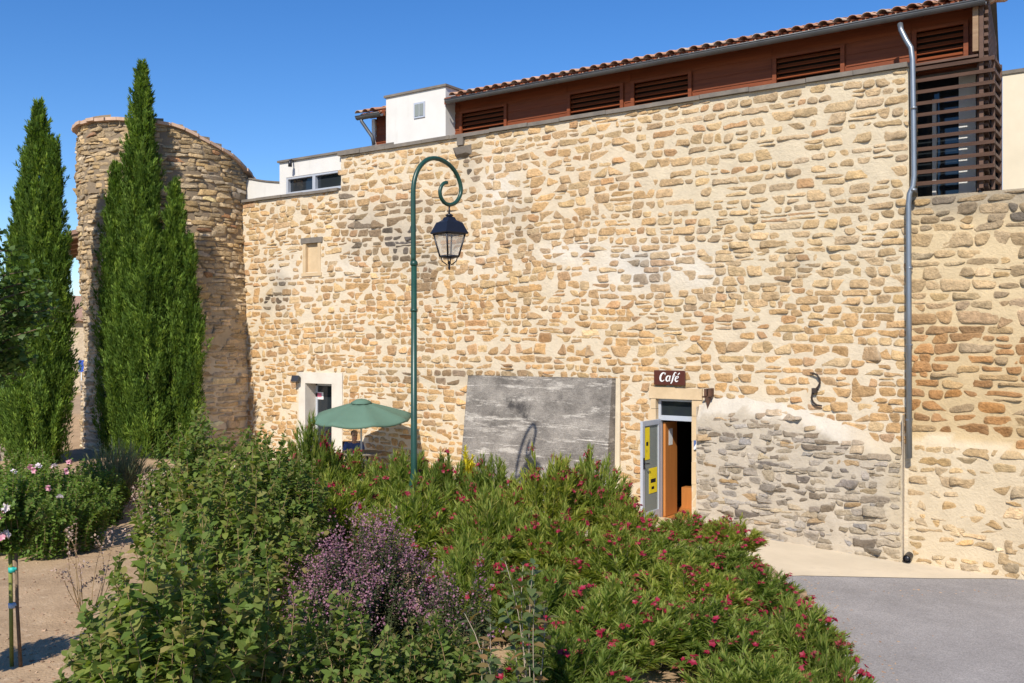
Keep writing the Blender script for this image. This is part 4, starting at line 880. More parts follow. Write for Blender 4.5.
# local frame: x to the person's left, -y forward
V = [(0,.0,.50),(0,.02,.66),(0,-.05,.83),(0,-.10,.91),(0,-.15,.97),(0,-.19,1.03),(0,-.215,1.15),(0,-.205,1.22),
     (.17,-.07,.89),(.22,-.10,.71),(.13,-.26,.76),(.06,-.33,.78),(-.17,-.07,.89),(-.22,-.10,.71),(-.14,-.26,.76),(-.08,-.33,.78),
     (.09,-.02,.49),(.11,-.42,.49),(.11,-.40,.10),(.11,-.52,.05),(-.09,-.02,.49),(-.11,-.42,.49),(-.11,-.40,.10),(-.11,-.52,.05)]
E = [(0,1),(1,2),(2,3),(3,4),(4,5),(5,6),(6,7),(2,8),(8,9),(9,10),(10,11),(2,12),(12,13),(13,14),(14,15),(0,16),(16,17),(17,18),(18,19),(0,20),(20,21),(21,22),(22,23)]
Rd = [(.15,.11),(.14,.10),(.16,.10),(.07,.06),(.05,.05),(.075,.085),(.08,.10),(.05,.06),.065,.045,.036,.034,.065,.045,.036,.034,.085,.06,.045,.035,.085,.06,.045,.035]
body = skin(V, E, Rd, 'body', M['skin'], per)
sh = skin(V[:4]+[V[8],V[9],V[12],V[13]], [(0,1),(1,2),(2,3),(2,4),(4,5),(2,6),(6,7)], [(.17,.13),(.155,.115),(.175,.115),(.085,.075),.08,.062,.08,.062], 'shirt', M['shirt'], per)
tr = skin([V[0],V[16],V[17],V[18],V[20],V[21],V[22]], [(0,1),(1,2),(2,3),(0,4),(4,5),(5,6)], [(.17,.13),.10,.075,.06,.10,.075,.06], 'trousers', M['trousers'], per)
hr = skin([(0,-.155,1.07),(0,-.15,1.15),(0,-.185,1.215)], [(0,1),(1,2)], [(.085,.07),(.095,.09),(.085,.10)], 'hair', M['hair'], per)
for s_ in (-1, 1):
    for f in range(4):
        x0 = s_*.07-s_*.012*f; fo = skin([(x0,-.34,.775),(x0-s_*.008,-.385-.006*(f in (1,2)),.772),(x0-s_*.014,-.415-.008*(f in (1,2)),.765)], [(0,1),(1,2)], [.010,.009,.007], 'finger', M['skin'], per, 1)
    skin([(s_*.05,-.33,.785),(s_*.03,-.355,.785),(s_*.02,-.375,.78)], [(0,1),(1,2)], [.011,.010,.008], 'thumb', M['skin'], per, 1)
for s_ in (-1, 1):
    m = MB(); m.lathe((0,0,0), [(.004,-.012),(.011,-.006),(.012,.004),(.004,.012)], 8); e = m.build('eye', M['hair'], None); e.parent = per; e.location = (s_*.032,-.30,1.11)
m = MB(); m.add([(0,-.30,1.115),(-.016,-.295,1.07),(.016,-.295,1.07),(0,-.325,1.075)], [(0,1,3),(0,3,2),(1,2,3)]); e = m.build('nose', M['skin'], None); e.parent = per
m = MB(); m.tube([(-.025,-.27,1.04),(0,-.28,1.037),(.025,-.27,1.04)], .007, 6); e = m.build('mouth', M['pink'], None); e.parent = per
ch = thing('cafe_chair', (pe.x, pe.y, gq), 'dark café chair under the seated person beside the parasol', 'chair'); ch.rotation_euler = (0, 0, R_(35.1+18))
def loc_part(mb, name, mat, parent): o = mb.build(name, mat, None); o.parent = parent; return o
m = MB(); m.box((-.22,-.24,.36),(.22,.2,.395)); loc_part(m, 'seat', M['louvre'], ch)
m = MB(); m.box((-.21,.2,.55),(.21,.225,.85)); loc_part(m, 'backrest', M['louvre'], ch)
for sx in (-.2,.2):
    for sy in (-.22,.21): m = MB(); m.tube([(sx,sy,0),(sx,sy,.36 if sy < 0 else .85)], .014, 6); loc_part(m, 'leg', M['black_iron'], ch)
# ------------------------------------------------------------------ far left: low wall, parked car, houses, street sign
lw = thing('low_wall', (-22.9, 10.2, .9), 'low rough stone garden wall behind the left cypress at the edge of view', 'wall')
a_ = at(-60, 412, 21.0); b_ = at(26, 414, 21.4); dv = (b_-a_); dv.z = 0; Lw = dv.length; dv.normalize(); nv = Vector((dv.y, -dv.x, 0)); zt_ = a_.z
lm = lambda u, v, d: tuple(Vector((a_.x, a_.y, 0))+dv*u+nv*d+Vector((0,0,v)))
cc = lambda u, v: (.36,.31,.25)
wf = sheet(grid(0, Lw, .15), grid(.6, zt_, .15), lambda u, v: True, lm, cc, .02, 3).build('wall_face', M['mortar'], lw)
s5 = MB(); rubble(s5, 0, Lw, .7, zt_-.02, .16, .30, lambda u, v: .02, lambda u, v: .05, lambda u, v: True, lambda u, v, r: vary((.36,.29,.21), r, .2), lm, 51, mcol=cc)
s5.build('rubble_stones', M['stone'], wf); m = MB(); c0 = Vector((a_.x, a_.y, 0))+dv*Lw/2-nv*.22; m.obox((c0.x, c0.y, (zt_+.6)/2), dv*Lw/2, nv*.20, (0,0,(zt_-.6)/2-.003)); m.build('wall_core', M['concrete'], wf)
m = MB(); m.obox((c0.x, c0.y, zt_+.03), dv*(Lw/2+.02), nv*.25, (0,0,.03)); m.build('coping', M['concrete'], lw)
# car, nose to the right, behind the low wall
nose = at(13, 408, 24.5); cg = ground(nose.x, nose.y); car = thing('parked_car', (nose.x, nose.y, cg), 'dark blue-grey car parked behind the low garden wall at the left edge', 'car'); car.rotation_euler = (0, 0, TH)
prof = [(0,.25),(.02,.55),(-.10,.72),(-.9,.86),(-1.0,.88),(-1.75,1.32),(-3.0,1.36),(-3.75,1.0),(-4.05,.92),(-4.1,.5),(-4.05,.25)]
m = MB(); vs = []; n = len(prof)
for y, k in ((-.82,.0),(-.86,.03),(.86,.03),(.82,.0)):
    for x, z in prof: vs.append((x-(0 if k else .0), y*(1 if z < .95 else .82), z))
m.add(vs, [(r*n+i, r*n+(i+1) % n, (r+1)*n+(i+1) % n, (r+1)*n+i) for r in range(3) for i in range(n)]+[tuple(range(n))[::-1], tuple(range(3*n, 4*n))], True)
M['car'] = flat('car_paint', (.045,.055,.085), .3); loc_part(m, 'body', M['car'], car)
for sy in (-1, 1):
    m = MB(); y = sy*.80; m.add([(-1.12,y,.93),(-1.78,y*.915,1.27),(-2.3,y*.915,1.29),(-2.3,y*1.0,.94)], [(0,1,2,3) if sy < 0 else (3,2,1,0)]); m.add([(-2.38,y,.94),(-2.38,y*.915,1.29),(-2.98,y*.915,1.29),(-3.5,y,1.0)], [(0,1,2,3)]); 
    for v_i in range(len(m.v)): m.v[v_i] = (m.v[v_i][0], m.v[v_i][1]+sy*.03, m.v[v_i][2])
    loc_part(m, 'side_window', M['glass'], car)
    m = MB(); m.box((-.06, sy*.62-.14, .56), (.03, sy*.62+.14, .68)); loc_part(m, 'headlight', M['paper'], car)
    for x in (-.8, -3.3):
        m = MB(); w_ = [(x+.31*math.cos(2*math.pi*k/20), sy*.80, .31+.31*math.sin(2*math.pi*k/20)) for k in range(20)]; w2 = [(p[0], sy*.89, p[2]) for p in w_]
        m.add(w_+w2, [(k, (k+1)%20, 20+(k+1)%20, 20+k) for k in range(20)]+[tuple(range(20)), tuple(range(20, 40))]); wh = loc_part(m, 'wheel', M['black_iron'], car)
        m = MB(); w_ = [(x+.19*math.cos(2*math.pi*k/16), sy*.893, .31+.19*math.sin(2*math.pi*k/16)) for k in range(16)]; m.add(w_, [tuple(range(16))]); q = loc_part(m, 'rim', M['alu'], wh)
# house far behind between tower and cypress, and the eave behind the tower
def house(name, c, hx, hy, zw, rise, rot, label, ov=.35):
    h = thing(name, c, label, 'house'); h.rotation_euler = (0,0,rot); z0 = -1
    m = MB(); m.add([(-hx,-hy,z0),(hx,-hy,z0),(hx,hy,z0),(-hx,hy,z0),(-hx,-hy,zw),(hx,-hy,zw),(hx,hy,zw),(-hx,hy,zw),(-hx,0,zw+rise),(hx,0,zw+rise)], [(0,1,5,4),(2,3,7,6),(1,2,6,9,5),(3,0,4,8,7)]); loc_part(m, 'house_wall', M['house'], h)
    m = MB(); k = rise/hy
    for sy in (-1, 1):
        a = [(-hx-ov, sy*(hy+ov), zw-ov*k), (hx+ov, sy*(hy+ov), zw-ov*k), (hx+ov, 0, zw+rise), (-hx-ov, 0, zw+rise)]
        m.add([(x,y,z+.02) for x,y,z in a]+[(x,y,z+.16) for x,y,z in a], [(0,1,2,3),(7,6,5,4),(0,4,5,1),(1,5,6,2),(2,6,7,3),(3,7,4,0)])
    loc_part(m, 'roof', M['roof_plain'], h)
    for sx in (-.5, .1, .6):
        m = MB(); m.box((sx*hx-.4, -hy-.03, zw-2.0), (sx*hx+.4, -hy+.05, zw-.8)); w_ = loc_part(m, 'window', M['timber_grey'], h); m = MB(); m.box((sx*hx-.32, -hy-.04, zw-1.92), (sx*hx+.32, -hy-.031, zw-.88)); loc_part(m, 'pane', M['glass'], w_)
    return h
M['house'] = surf('pale_rubble_wall', (.56,.46,.32), (.40,.31,.21), scale=4, rough=.95, bump=.8, bscale=8, bdist=.06)
M['roof_plain'] = surf('old_tile_roof', (.40,.25,.18), (.25,.15,.11), scale=5, rough=.95, bump=.8, bscale=9, stretch=(1,.3,1))
hc = at(70, 341, 50); zg = ground(hc.x, hc.y); hz = H+(341.5-319)*46.5/FP
house('far_house', (hc.x, hc.y, zg), 5.5, 3.4, hz-zg, 1.15, TH, 'distant pale stone house with a tiled roof glimpsed between cypress and tower')
h2 = thing('tower_house', (-27.5, 21, .9), 'house with a tiled eave and gutter jutting out behind the round tower', 'house')
g0, g1 = at(65.5, 236, 27.3), at(73.5, 258, 35); ev = (g1-g0); ev.z = 0; evn = ev.normalized(); rv = Vector((evn.y, -evn.x, 0)); z_ = g0.z
m = MB(); q = [g0-evn*.0, g0+rv*4, g0+evn*8+rv*4, g0+evn*8]; vs = [Vector((p.x, p.y, z_+(p-g0).dot(rv)*.3+dz)) for dz in (.0, .12) for p in q]
m.add(vs, [(3,2,1,0),(4,5,6,7),(0,1,5,4),(1,2,6,5),(2,3,7,6),(3,0,4,7)]); m.build('roof', M['roof_plain'], h2)
m = MB(); m.tube([g0-rv*.05+Vector((0,0,-.02)), g0+evn*8-rv*.05+Vector((0,0,-.02))], .07, 8); m.build('gutter', M['gutter'], h2)
m = MB(); p0 = g0+rv*.75+evn*.5; q = [p0, p0+rv*3.0, p0+rv*3.0+evn*7, p0+evn*7]; m.add([Vector((p.x,p.y,0)) for p in q]+[Vector((p.x,p.y,z_+.18)) for p in q], [(0,1,5,4),(1,2,6,5),(2,3,7,6),(3,0,4,7)]); m.build('house_wall', M['house'], h2)
for k in range(5): m = MB(); p = g0+evn*(.1+k*1.6); m.obox(p+rv*.4+Vector((0,0,.06)), evn*.05, rv*.42+Vector((0,0,.126)), (0,0,.06)); m.build('rafter', M['timber_grey'], h2)
p = at(81.2, 366, 31); m = MB(); sgn = thing('street_sign', (p.x, p.y, ground(p.x, p.y)), 'small blue street sign on a thin post left of the tower foot', 'street sign')
m.obox(p, RT*.085, FW*.01, (0,0,.19)); m.build('sign_plate', M['blue'], sgn); m = MB(); m.tube([p+FW*.03+Vector((0,0,.15)), Vector((p.x+FW.x*.03, p.y+FW.y*.03, ground(p.x, p.y)))], .025, 6); m.build('sign_post', M['zinc'], sgn)
# ------------------------------------------------------------------ plants
def unit(a): return a/np.maximum(np.linalg.norm(a, axis=-1, keepdims=True), 1e-9)
def leaves(pos, dr, up, L, Wd, broad=False, fold=.25, droop=.15):
    """pos, dr, up: (n,3); one small folded blade each"""
    dr = unit(dr); side = unit(np.cross(dr, up)); nr = np.cross(side, dr); L = L[:, None]; Wd = Wd[:, None]; n = len(pos)
    if not broad:
        b = pos; m1 = pos+dr*L*.42+side*Wd*.5+nr*Wd*fold; m2 = pos+dr*L*.42-side*Wd*.5+nr*Wd*fold; t = pos+dr*L-nr*L*droop
        v = np.stack([b, m1, t, m2], 1).reshape(-1, 3); f = np.arange(n)[:, None]*4+np.array([[0, 1, 2, 3]]); return v, f
    b = pos; m = pos+dr*L*.5-nr*L*droop*.1; t = pos+dr*L-nr*L*droop
    P = lambda s, a, w: pos+dr*L*a+side*Wd*w*s+nr*Wd*fold*w*1.4-nr*L*droop*a*a
    v = np.stack([b, P(1,.28,.46), P(1,.66,.40), t, P(-1,.66,.40), P(-1,.28,.46), m], 1).reshape(-1, 3)
    k = np.arange(n)[:, None]*7
    f = np.concatenate([k+np.array([[0,1,2,6]]), k+np.array([[6,2,3,4]]), k+np.array([[0,6,4,5]])], 0); return v, f
def bush(seed, R, Hh, ns, per, Ll, Lw, broad=False, whorl=3, start=.35, ang=(35, 75), spread=.28, dome=.45, thick=.006, wob=.08, droop=.15, tipbias=1.0, lmat=None, ja=9, ju=.15, smat=None, name='foliage', fold=.25):
    r_ = np.random.default_rng(seed); sm = MB(); P = []; Dd = []; Up = []; LL = []; tips = []
    for s_ in range(ns):
        rho = math.sqrt(r_.random()); a = r_.random()*2*math.pi; tip = np.array([R*rho*math.cos(a), R*rho*math.sin(a), Hh*(1-dome*rho**2)*r_.uniform(.72, 1.10)])
        base = np.array([R*spread*rho*math.cos(a), R*spread*rho*math.sin(a), 0.0])+np.append(r_.normal(0, .03, 2), -.05)
        mid = (base+tip)/2+np.array([-.12*R*rho*math.cos(a), -.12*R*rho*math.sin(a), .12*Hh])+r_.normal(0, wob*R, 3)*np.array([1,1,.3])
        t = np.linspace(0, 1, 7)[:, None]; c = base*(1-t)**2+2*mid*t*(1-t)+tip*t*t
        sm.tube([tuple(q) for q in c[1:]], [thick*(1.2-.7*k/6) for k in range(1, 7)], 4, cap=False); tips.append((tip, unit(c[-1]-c[-2])))
        k = max(1, int(per/whorl)); tt = start+(1-start)*r_.random(k)**(1/tipbias) if tipbias != 1 else np.linspace(start, 1, k)
        for q in np.sort(tt):
            p = base*(1-q)**2+2*mid*q*(1-q)+tip*q*q; dv = unit(2*(mid-base)*(1-q)+2*(tip-mid)*q); w0 = r_.random()*6.28
            x = unit(np.cross(dv, [.3, .5, .1])); y = np.cross(dv, x)
            for w in range(whorl):
                aa = w0+w*2*math.pi/whorl; an = R_(ang[0]+(ang[1]-ang[0])*(1-q)+r_.normal(0, ja)); o = x*math.cos(aa)+y*math.sin(aa)
                P.append(p); Dd.append(dv*math.cos(an)+o*math.sin(an)+np.array([0,0,.04])); Up.append(dv-o*.3+np.array([0,0,.5])+r_.normal(0, ju, 3)); LL.append(r_.uniform(.7, 1.15)*(1 if q < .93 else .7))
    LL = np.array(LL); v, f = leaves(np.array(P), np.array(Dd), np.array(Up), Ll*LL, Lw*LL, broad, fold, droop)
    me = np_mesh(name, v, f, lmat); s_me = bpy.data.meshes.new('stems'); s_me.from_pydata(sm.v, [], sm.f); s_me.polygons.foreach_set('use_smooth', [True]*len(sm.f)); s_me.materials.append(smat or M['twig'])
    return me, s_me, tips
LM = {}
LM['oleander'] = leafmat('oleander_leaf', [(.18,.245,.042),(.25,.32,.065),(.13,.20,.04),(.33,.38,.10),(.21,.28,.06),(.38,.36,.11),(.19,.26,.05)], .45, .5, .22, each=.30)
LM['broad'] = leafmat('shrub_leaf', [(.105,.165,.034),(.145,.21,.045),(.075,.13,.027),(.20,.245,.06),(.12,.18,.04),(.26,.23,.085),(.085,.145,.03)], .38, .55, .18, each=.18)
LM['rose'] = leafmat('rose_leaf', [(.12,.20,.035),(.165,.25,.05),(.09,.16,.03),(.21,.27,.065)], .36, .5, .25)
LM['cypress'] = leafmat('cypress_spray', [(.09,.16,.024),(.135,.215,.034),(.058,.11,.018),(.18,.26,.045),(.11,.18,.026)], .25, .7, .2)
_t = LM['cypress'].node_tree; _r = [n for n in _t.nodes if n.type == 'VALTORGB'][0]; _a = N(_t, 'ShaderNodeVertexColor', layer_name='Col'); _x = N(_t, 'ShaderNodeMix', data_type='RGBA', blend_type='MULTIPLY'); _x.inputs[0].default_value = 1
_tg = [l.to_socket for l in _r.outputs[0].links]
for _s in _tg: _t.links.new(_x.outputs[2], _s)
_t.links.new(_r.outputs[0], _x.inputs[6]); _t.links.new(_a.outputs[0], _x.inputs[7])
LM['tree'] = leafmat('tree_leaf', [(.05,.10,.02),(.075,.13,.028),(.10,.16,.04)], .25, .5, .3)
LM['grey'] = leafmat('grey_green_blade', [(.18,.21,.10),(.24,.26,.14),(.13,.16,.07),(.32,.30,.18)], .2, .6, .2)
LM['sage'] = leafmat('small_leaf', [(.055,.085,.035),(.08,.11,.045),(.045,.07,.03),(.11,.12,.06)], .25, .6, .2)
LM['purple'] = leafmat('purple_petal', [(.26,.105,.17),(.34,.165,.245),(.20,.085,.12),(.32,.19,.18),(.38,.20,.29),(.25,.16,.11)], .25, .7, .2, (1.2,1,1.2))
LM['dry'] = leafmat('dry_petal', [(.42,.30,.22),(.50,.38,.30),(.32,.20,.14),(.55,.44,.40)], .2, .8, .1, (1,1,1))
LM['red'] = leafmat('crimson_petal', [(.27,.010,.034),(.34,.016,.05),(.20,.010,.026),(.42,.05,.10)], .25, .5, .3, (1.3,1,1))
LM['bud'] = leafmat('dark_red_bud', [(.22,.02,.03),(.16,.025,.02),(.30,.04,.06)], .15, .6, .3, (1.3,1,1))
LM['pink'] = leafmat('pink_petal', [(.75,.32,.42),(.80,.48,.52),(.68,.20,.34),(.82,.60,.60)], .3, .5, .3, (1,1,1))
LM['white'] = leafmat('pale_petal', [(.78,.72,.72),(.82,.70,.72),(.75,.75,.72)], .3, .5, .3, (1,1,1))
LM['yellow'] = leafmat('yellow_leaf', [(.70,.62,.03),(.62,.55,.02),(.75,.68,.08)], .3, .5, .3, (1.1,1,.6))
LM['sapling'] = leafmat('sapling_leaf', [(.09,.145,.05),(.13,.17,.06),(.07,.12,.05),(.30,.17,.07),(.10,.15,.07)], .35, .45, .4)
M['pale_stem'] = surf('pale_stem', (.42,.34,.26), (.28,.22,.16), scale=10, rough=.8)
M['oleander_stem'] = surf('oleander_stem', (.13,.12,.06), (.09,.08,.04), scale=10, rough=.8)
def petals(seed, n, r, L, Wd, mat, name, flat_=.6):
    r_ = np.random.default_rng(seed); P = []; Dd = []; Up = []
    for k in range(n):
        c = r_.normal(0, r*.6, 3)*np.array([1,1,flat_]); ax = unit(c+np.array([0,0,r*.8])+r_.normal(0, r*.3, 3)); x = unit(np.cross(ax, r_.normal(0,1,3))); y = np.cross(ax, x)
        for w in range(5): a = w*1.2566; o = x*math.cos(a)+y*math.sin(a); P.append(c); Dd.append(o+ax*.45); Up.append(ax)
    P = np.array(P); q = r_.uniform(.8, 1.2, len(P)); v, f = leaves(P, np.array(Dd), np.array(Up), L*q, Wd*q, False, .1, .1)
    return np_mesh(name, v, f, mat)
FL = [petals(k, 6, .055, .034, .026, LM['red'], 'flower_cluster') for k in range(3)]
BD = [petals(10+k, 9, .05, .022, .010, LM['bud'], 'bud_cluster') for k in range(2)]
RO = [petals(20+k, 5, .022, .042, .036, LM['pink'], 'rose_bloom', .8) for k in range(2)]; RW = petals(25, 5, .022, .042, .036, LM['white'], 'rose_bloom', .8)
def plant(name, lbl, cat, x, y, meshes, group=None, rot=0, sc=(1,1,1), part='foliage', z=None):
    o = thing(name, (x, y, (ground(x, y) if z is None else z)-.01), lbl, cat, group); o.rotation_euler = (0,0,rot); o.scale = sc
    link(part, meshes[0], o); link('stems', meshes[1], o); return o
def blooms(o, tips, n, mesh, name, seed, s=1.0, up=.03, cone=None):
    r = random.Random(seed); idx = r.sample(range(len(tips)), min(n, len(tips)))
    for i in idx:
        t, d = tips[i]; k = s*r.uniform(.75, 1.2)/max(.6, o.scale.x)
        link(name, r.choice(mesh) if isinstance(mesh, list) else mesh, o, tuple(np.array(t)+np.array(d)*up), (r.uniform(-.5,.5), r.uniform(-.5,.5), r.uniform(0,6.28)), (k,k,k))
# oleanders: three bushes of leaves, each shrub a thing of its own
OV = [bush(100+k, .70, 1.15, 105, 72, .165, .024, whorl=3, start=.30, ang=(16, 62), spread=.5, dome=.55, ja=14, lmat=LM['oleander'], smat=M['oleander_stem'], droop=.06, fold=.12) for k in range(3)]
OL = [  # px, top py, distance, width px, flowers, label
 (312,428,14.6,70,10,'leftmost back-row oleander, in front of the white-framed doorway'),
 (352,450,14.8,90,16,'back-row oleander directly below the green parasol'),
 (402,457,14.2,100,12,'back-row oleander hugging the foot of the street lamp on its left'),
 (447,459,13.6,90,10,'back-row oleander just right of the street lamp'),
 (492,463,13.2,80,8,'oleander in front of the left edge of the leaning concrete slab'),
 (545,449,12.6,100,20,'tallest oleander in front of the middle of the concrete slab'),
 (592,462,12.8,90,14,'oleander in front of the right edge of the concrete slab'),
 (626,497,12.2,70,10,'oleander right before the open glazed café door leaf'),
 (340,478,11.8,120,12,'oleander behind the purple shrub and left of the lamp'),
 (418,480,11.2,130,14,'oleander behind the purple shrub, right of the lamp foot'),
 (492,500,10.6,120,12,'middle-row oleander behind the pale-stemmed sapling'),
 (562,508,10.4,120,14,'middle-row oleander below the concrete slab'),
 (618,535,9.9,120,16,'red-flowered oleander in the middle of the bed, below the café door'),
 (686,512,12.6,74,16,'small oleander tuft at the café doorstep'),
 (732,533,12.0,70,16,'small oleander tuft standing by the pale path corner'),
 (688,560,9.2,130,16,'broad oleander between the doorstep and the front row'),
 (752,570,9.6,112,14,'oleander on the bed edge nearest the concrete path'),
 (540,565,8.4,140,12,'front oleander right of the pale-stemmed sapling'),
 (622,590,7.9,150,12,'front-row oleander at the bottom middle of the bed'),
 (705,600,8.0,150,12,'front-row oleander second from the asphalt'),
 (790,604,8.7,128,14,'front oleander spilling over the edge of the asphalt'),
 (826,640,8.3,104,8,'lowest oleander at the corner of the bed against the asphalt'),
 (655,552,11.0,100,14,'oleander between the middle of the bed and the doorstep tuft'),
 (714,556,10.9,100,14,'oleander just in front of the two doorstep tufts'),
 (466,545,8.9,110,8,'oleander squeezed between the purple shrub and the pale-stemmed sapling'),
 (565,630,7.0,150,6,'nearest oleander at the bottom edge, right of the mulch'),
 (752,650,7.3,160,8,'nearest oleander at the bottom edge, beside the asphalt')]
for i, (px, py, dz, wpx, nf, lbl) in enumerate(OL):
    p = at(px, py, dz); gq = ground(p.x, p.y); hh = max(.45, p.z-gq); rr = wpx*dz/FP/2*.97; var = OV[i % 3]; hh *= (1.08, .98, 1.12, 1.03)[i % 4]
    o = plant('oleander', lbl, 'oleander', p.x, p.y, var, 'oleander shrubs filling the bed', i*1.7, (rr/.70, rr/.70, hh/1.17))
    nf = int(nf*1.6); blooms(o, var[2], nf, FL, 'flower_cluster', 300+i, .92); blooms(o, var[2], nf*2//3, BD, 'bud_cluster', 600+i, 1.0)
# broad-leaved shrubs in the foreground
def broad(seed, R, Hh, ns, per, L=.078, Wd=.052, **k):
    a = dict(broad=True, whorl=2, start=.15, ang=(55, 100), spread=.5, dome=.50, thick=.0045, droop=.30, lmat=LM['broad'], wob=.26, ja=24, ju=.55); a.update(k); return bush(seed, R, Hh, ns, per, L, Wd, **a)
def place(name, lbl, cat, px, py, dz, R, ns, per, seed, group=None, **k):
    p = at(px, py, dz); hh = p.z-ground(p.x, p.y); b = broad(seed, R, hh, ns, per, **k); return plant(name, lbl, cat, p.x, p.y, b, group), b[2], p
G1 = 'broad-leaved shrubs at the front left of the bed'
place('leafy_shrub', 'largest broad-leaved shrub, filling the bottom left foreground', 'shrub', 190, 508, 5.3, .68, 92, 56, 1, G1)
place('leafy_shrub', 'broad-leaved shrub leaning in over the bare soil at the lower left', 'shrub', 150, 560, 4.7, .38, 50, 60, 2, G1)
place('leafy_shrub', 'tall broad-leaved shrub with bare brown shoots behind the largest one', 'shrub', 222, 436, 8.2, .85, 112, 56, 3, G1, L=.085, Wd=.055)
place('leafy_shrub', 'slender leafy shrub rising in front of the foot of the round tower', 'shrub', 192, 412, 11.2, .62, 100, 60, 4, G1, L=.09, Wd=.06)
place('leafy_shrub', 'low broad-leaved shrub in front of the purple flowers', 'shrub', 330, 590, 5.7, .55, 80, 50, 5, G1, L=.06, Wd=.042)
place('leafy_shrub', 'low shaded broad-leaved shrub right of the purple flowers', 'shrub', 425, 612, 6.0, .50, 90, 50, 6, G1, L=.06, Wd=.042)
place('leafy_shrub', 'broad-leaved shrub between the tall shrub and the parasol oleanders', 'shrub', 272, 436, 10.4, .70, 110, 60, 7, G1, L=.085, Wd=.055)
place('leafy_shrub', 'broad-leaved shrub hiding the foot of the wall between tower and doorway', 'shrub', 255, 432, 13.0, .75, 110, 60, 8, G1, L=.09, Wd=.06)
# bare brown shoots of the tall shrub
for px, py0, py1, dz, lbl in ((150,500,405,7.6,'bare brown shoot left of the tall shrub'),):
    pass
# purple-flowering shrub
p = at(366, 520, 7.8); hh = p.z-ground(p.x, p.y); b = bush(31, .62, hh*.97, 260, 60, .036, .022, broad=False, whorl=2, start=.2, ang=(50,80), spread=.6, dome=.45, lmat=LM['sage'], smat=M['oleander_stem'], thick=.003, droop=.2)
pu = plant('purple_shrub', 'shrub covered in dusty purple flower spikes in the middle of the bed', 'flowering shrub', p.x, p.y, b)
def spikes(tips, seed, mat, per=46, ln=.24, rad=.035, L=.022):
    r_ = np.random.default_rng(seed); P = []; Dd = []; Up = []
    for t, d in tips:
        n = int(per*r_.uniform(.5, 1.2)); s_ = r_.random(n); o = r_.normal(0, 1, (n,3)); o = unit(o); q = t-d*ln*.55+d[None]*(s_*ln)[:, None]+o*rad*(1-s_*.6)[:, None]+r_.normal(0, .02, 3)
        P.append(q); Dd.append(o+d*.4); Up.append(np.tile(d, (n,1))+r_.normal(0,.3,(n,3)))
    P = np.concatenate(P); q = r_.uniform(.7, 1.3, len(P)); v, f = leaves(P, np.concatenate(Dd), np.concatenate(Up), L*q, L*.7*q, False, .1, .1); return np_mesh('flower_spikes', v, f, mat)
tag(link('flower_spikes', spikes(b[2][:235], 5, LM['purple'], 50, .24, .06, .020), pu), kind='stuff')
p = at(455, 572, 7.0); hh = p.z-ground(p.x, p.y); b = bush(32, .34, hh, 70, 50, .036, .022, whorl=2, start=.2, ang=(50,80), spread=.5, dome=.35, lmat=LM['sage'], smat=M['oleander_stem'], thick=.003, droop=.2)
pu = plant('purple_shrub', 'smaller sprawling clump of purple flowers beside the pale-stemmed sapling', 'flowering shrub', p.x, p.y, b); tag(link('flower_spikes', spikes(b[2][:26], 6, LM['purple'], 30), pu), kind='stuff')
# pale-stemmed sapling
p = at(533, 560, 6.2); b = bush(33, .28, at(533,545,6.2).z-ground(p.x, p.y), 6, 22, .10, .065, broad=True, whorl=2, start=.25, ang=(60,95), spread=.1, dome=.3, wob=.35, lmat=LM['sapling'], smat=M['pale_stem'], thick=.0045, droop=.3)
plant('sapling', 'thin pale-stemmed sapling with a few large leaves among the oleanders', 'sapling', p.x, p.y, b)
p = at(490, 640, 5.6); b = bush(34, .22, at(490,585,5.6).z-ground(p.x, p.y), 4, 18, .085, .055, broad=True, whorl=2, start=.35, ang=(60,95), spread=.1, dome=.4, wob=.4, lmat=LM['sapling'], smat=M['pale_stem'], thick=.0045, droop=.3)
plant('sapling', 'small bare-footed sapling growing out of the mulch at the bottom edge', 'sapling', p.x, p.y, b)
# yellow-leaved plant, grey grass tuft, dried flower stalks
p = at(468, 447, 14.6); b = bush(35, .13, p.z-ground(p.x, p.y), 16, 30, .12, .03, whorl=2, start=.55, ang=(25,50), spread=.3, dome=.3, lmat=LM['yellow']); plant('yellow_plant', 'bright yellow-leaved plant at the left foot of the concrete slab', 'plant', p.x, p.y, b)
p = at(118, 447, 15.2); b = bush(36, .62, p.z-ground(p.x, p.y), 190, 22, .20, .012, whorl=2, start=.4, ang=(8,30), spread=.4, dome=.4, lmat=LM['grey'], droop=.05); plant('grey_tuft', 'spiky grey-green tuft at the foot of the right cypress', 'plant', p.x, p.y, b)
p = at(195, 455, 14.5); b = bush(37, .5, p.z-ground(p.x, p.y), 110, 22, .16, .012, whorl=2, start=.4, ang=(8,30), spread=.4, dome=.4, lmat=LM['grey'], droop=.05); plant('grey_tuft', 'spiky green tuft half hidden behind the slender shrub', 'plant', p.x, p.y, b)
for px, py, dz, lbl, sd in ((147,478,9.6,'dried pinkish flower stalks beside the tall leafy shrub',38),(88,505,9.4,'sprawling dried flower stalks over the bare soil',39)):
    p = at(px, py, dz); hh = p.z-ground(p.x, p.y); b = bush(sd, .36, hh*.95, 14, 14, .034, .022, broad=True, whorl=2, start=.6, ang=(30,80), spread=.2, dome=.5, wob=.3, lmat=LM['dry'], smat=M['twig'], thick=.004); o = plant('dried_flowers', lbl, 'dried plant', p.x, p.y, b); link('flower_spikes', spikes(b[2], sd, LM['dry'], 16, .12, .03, .028), o)
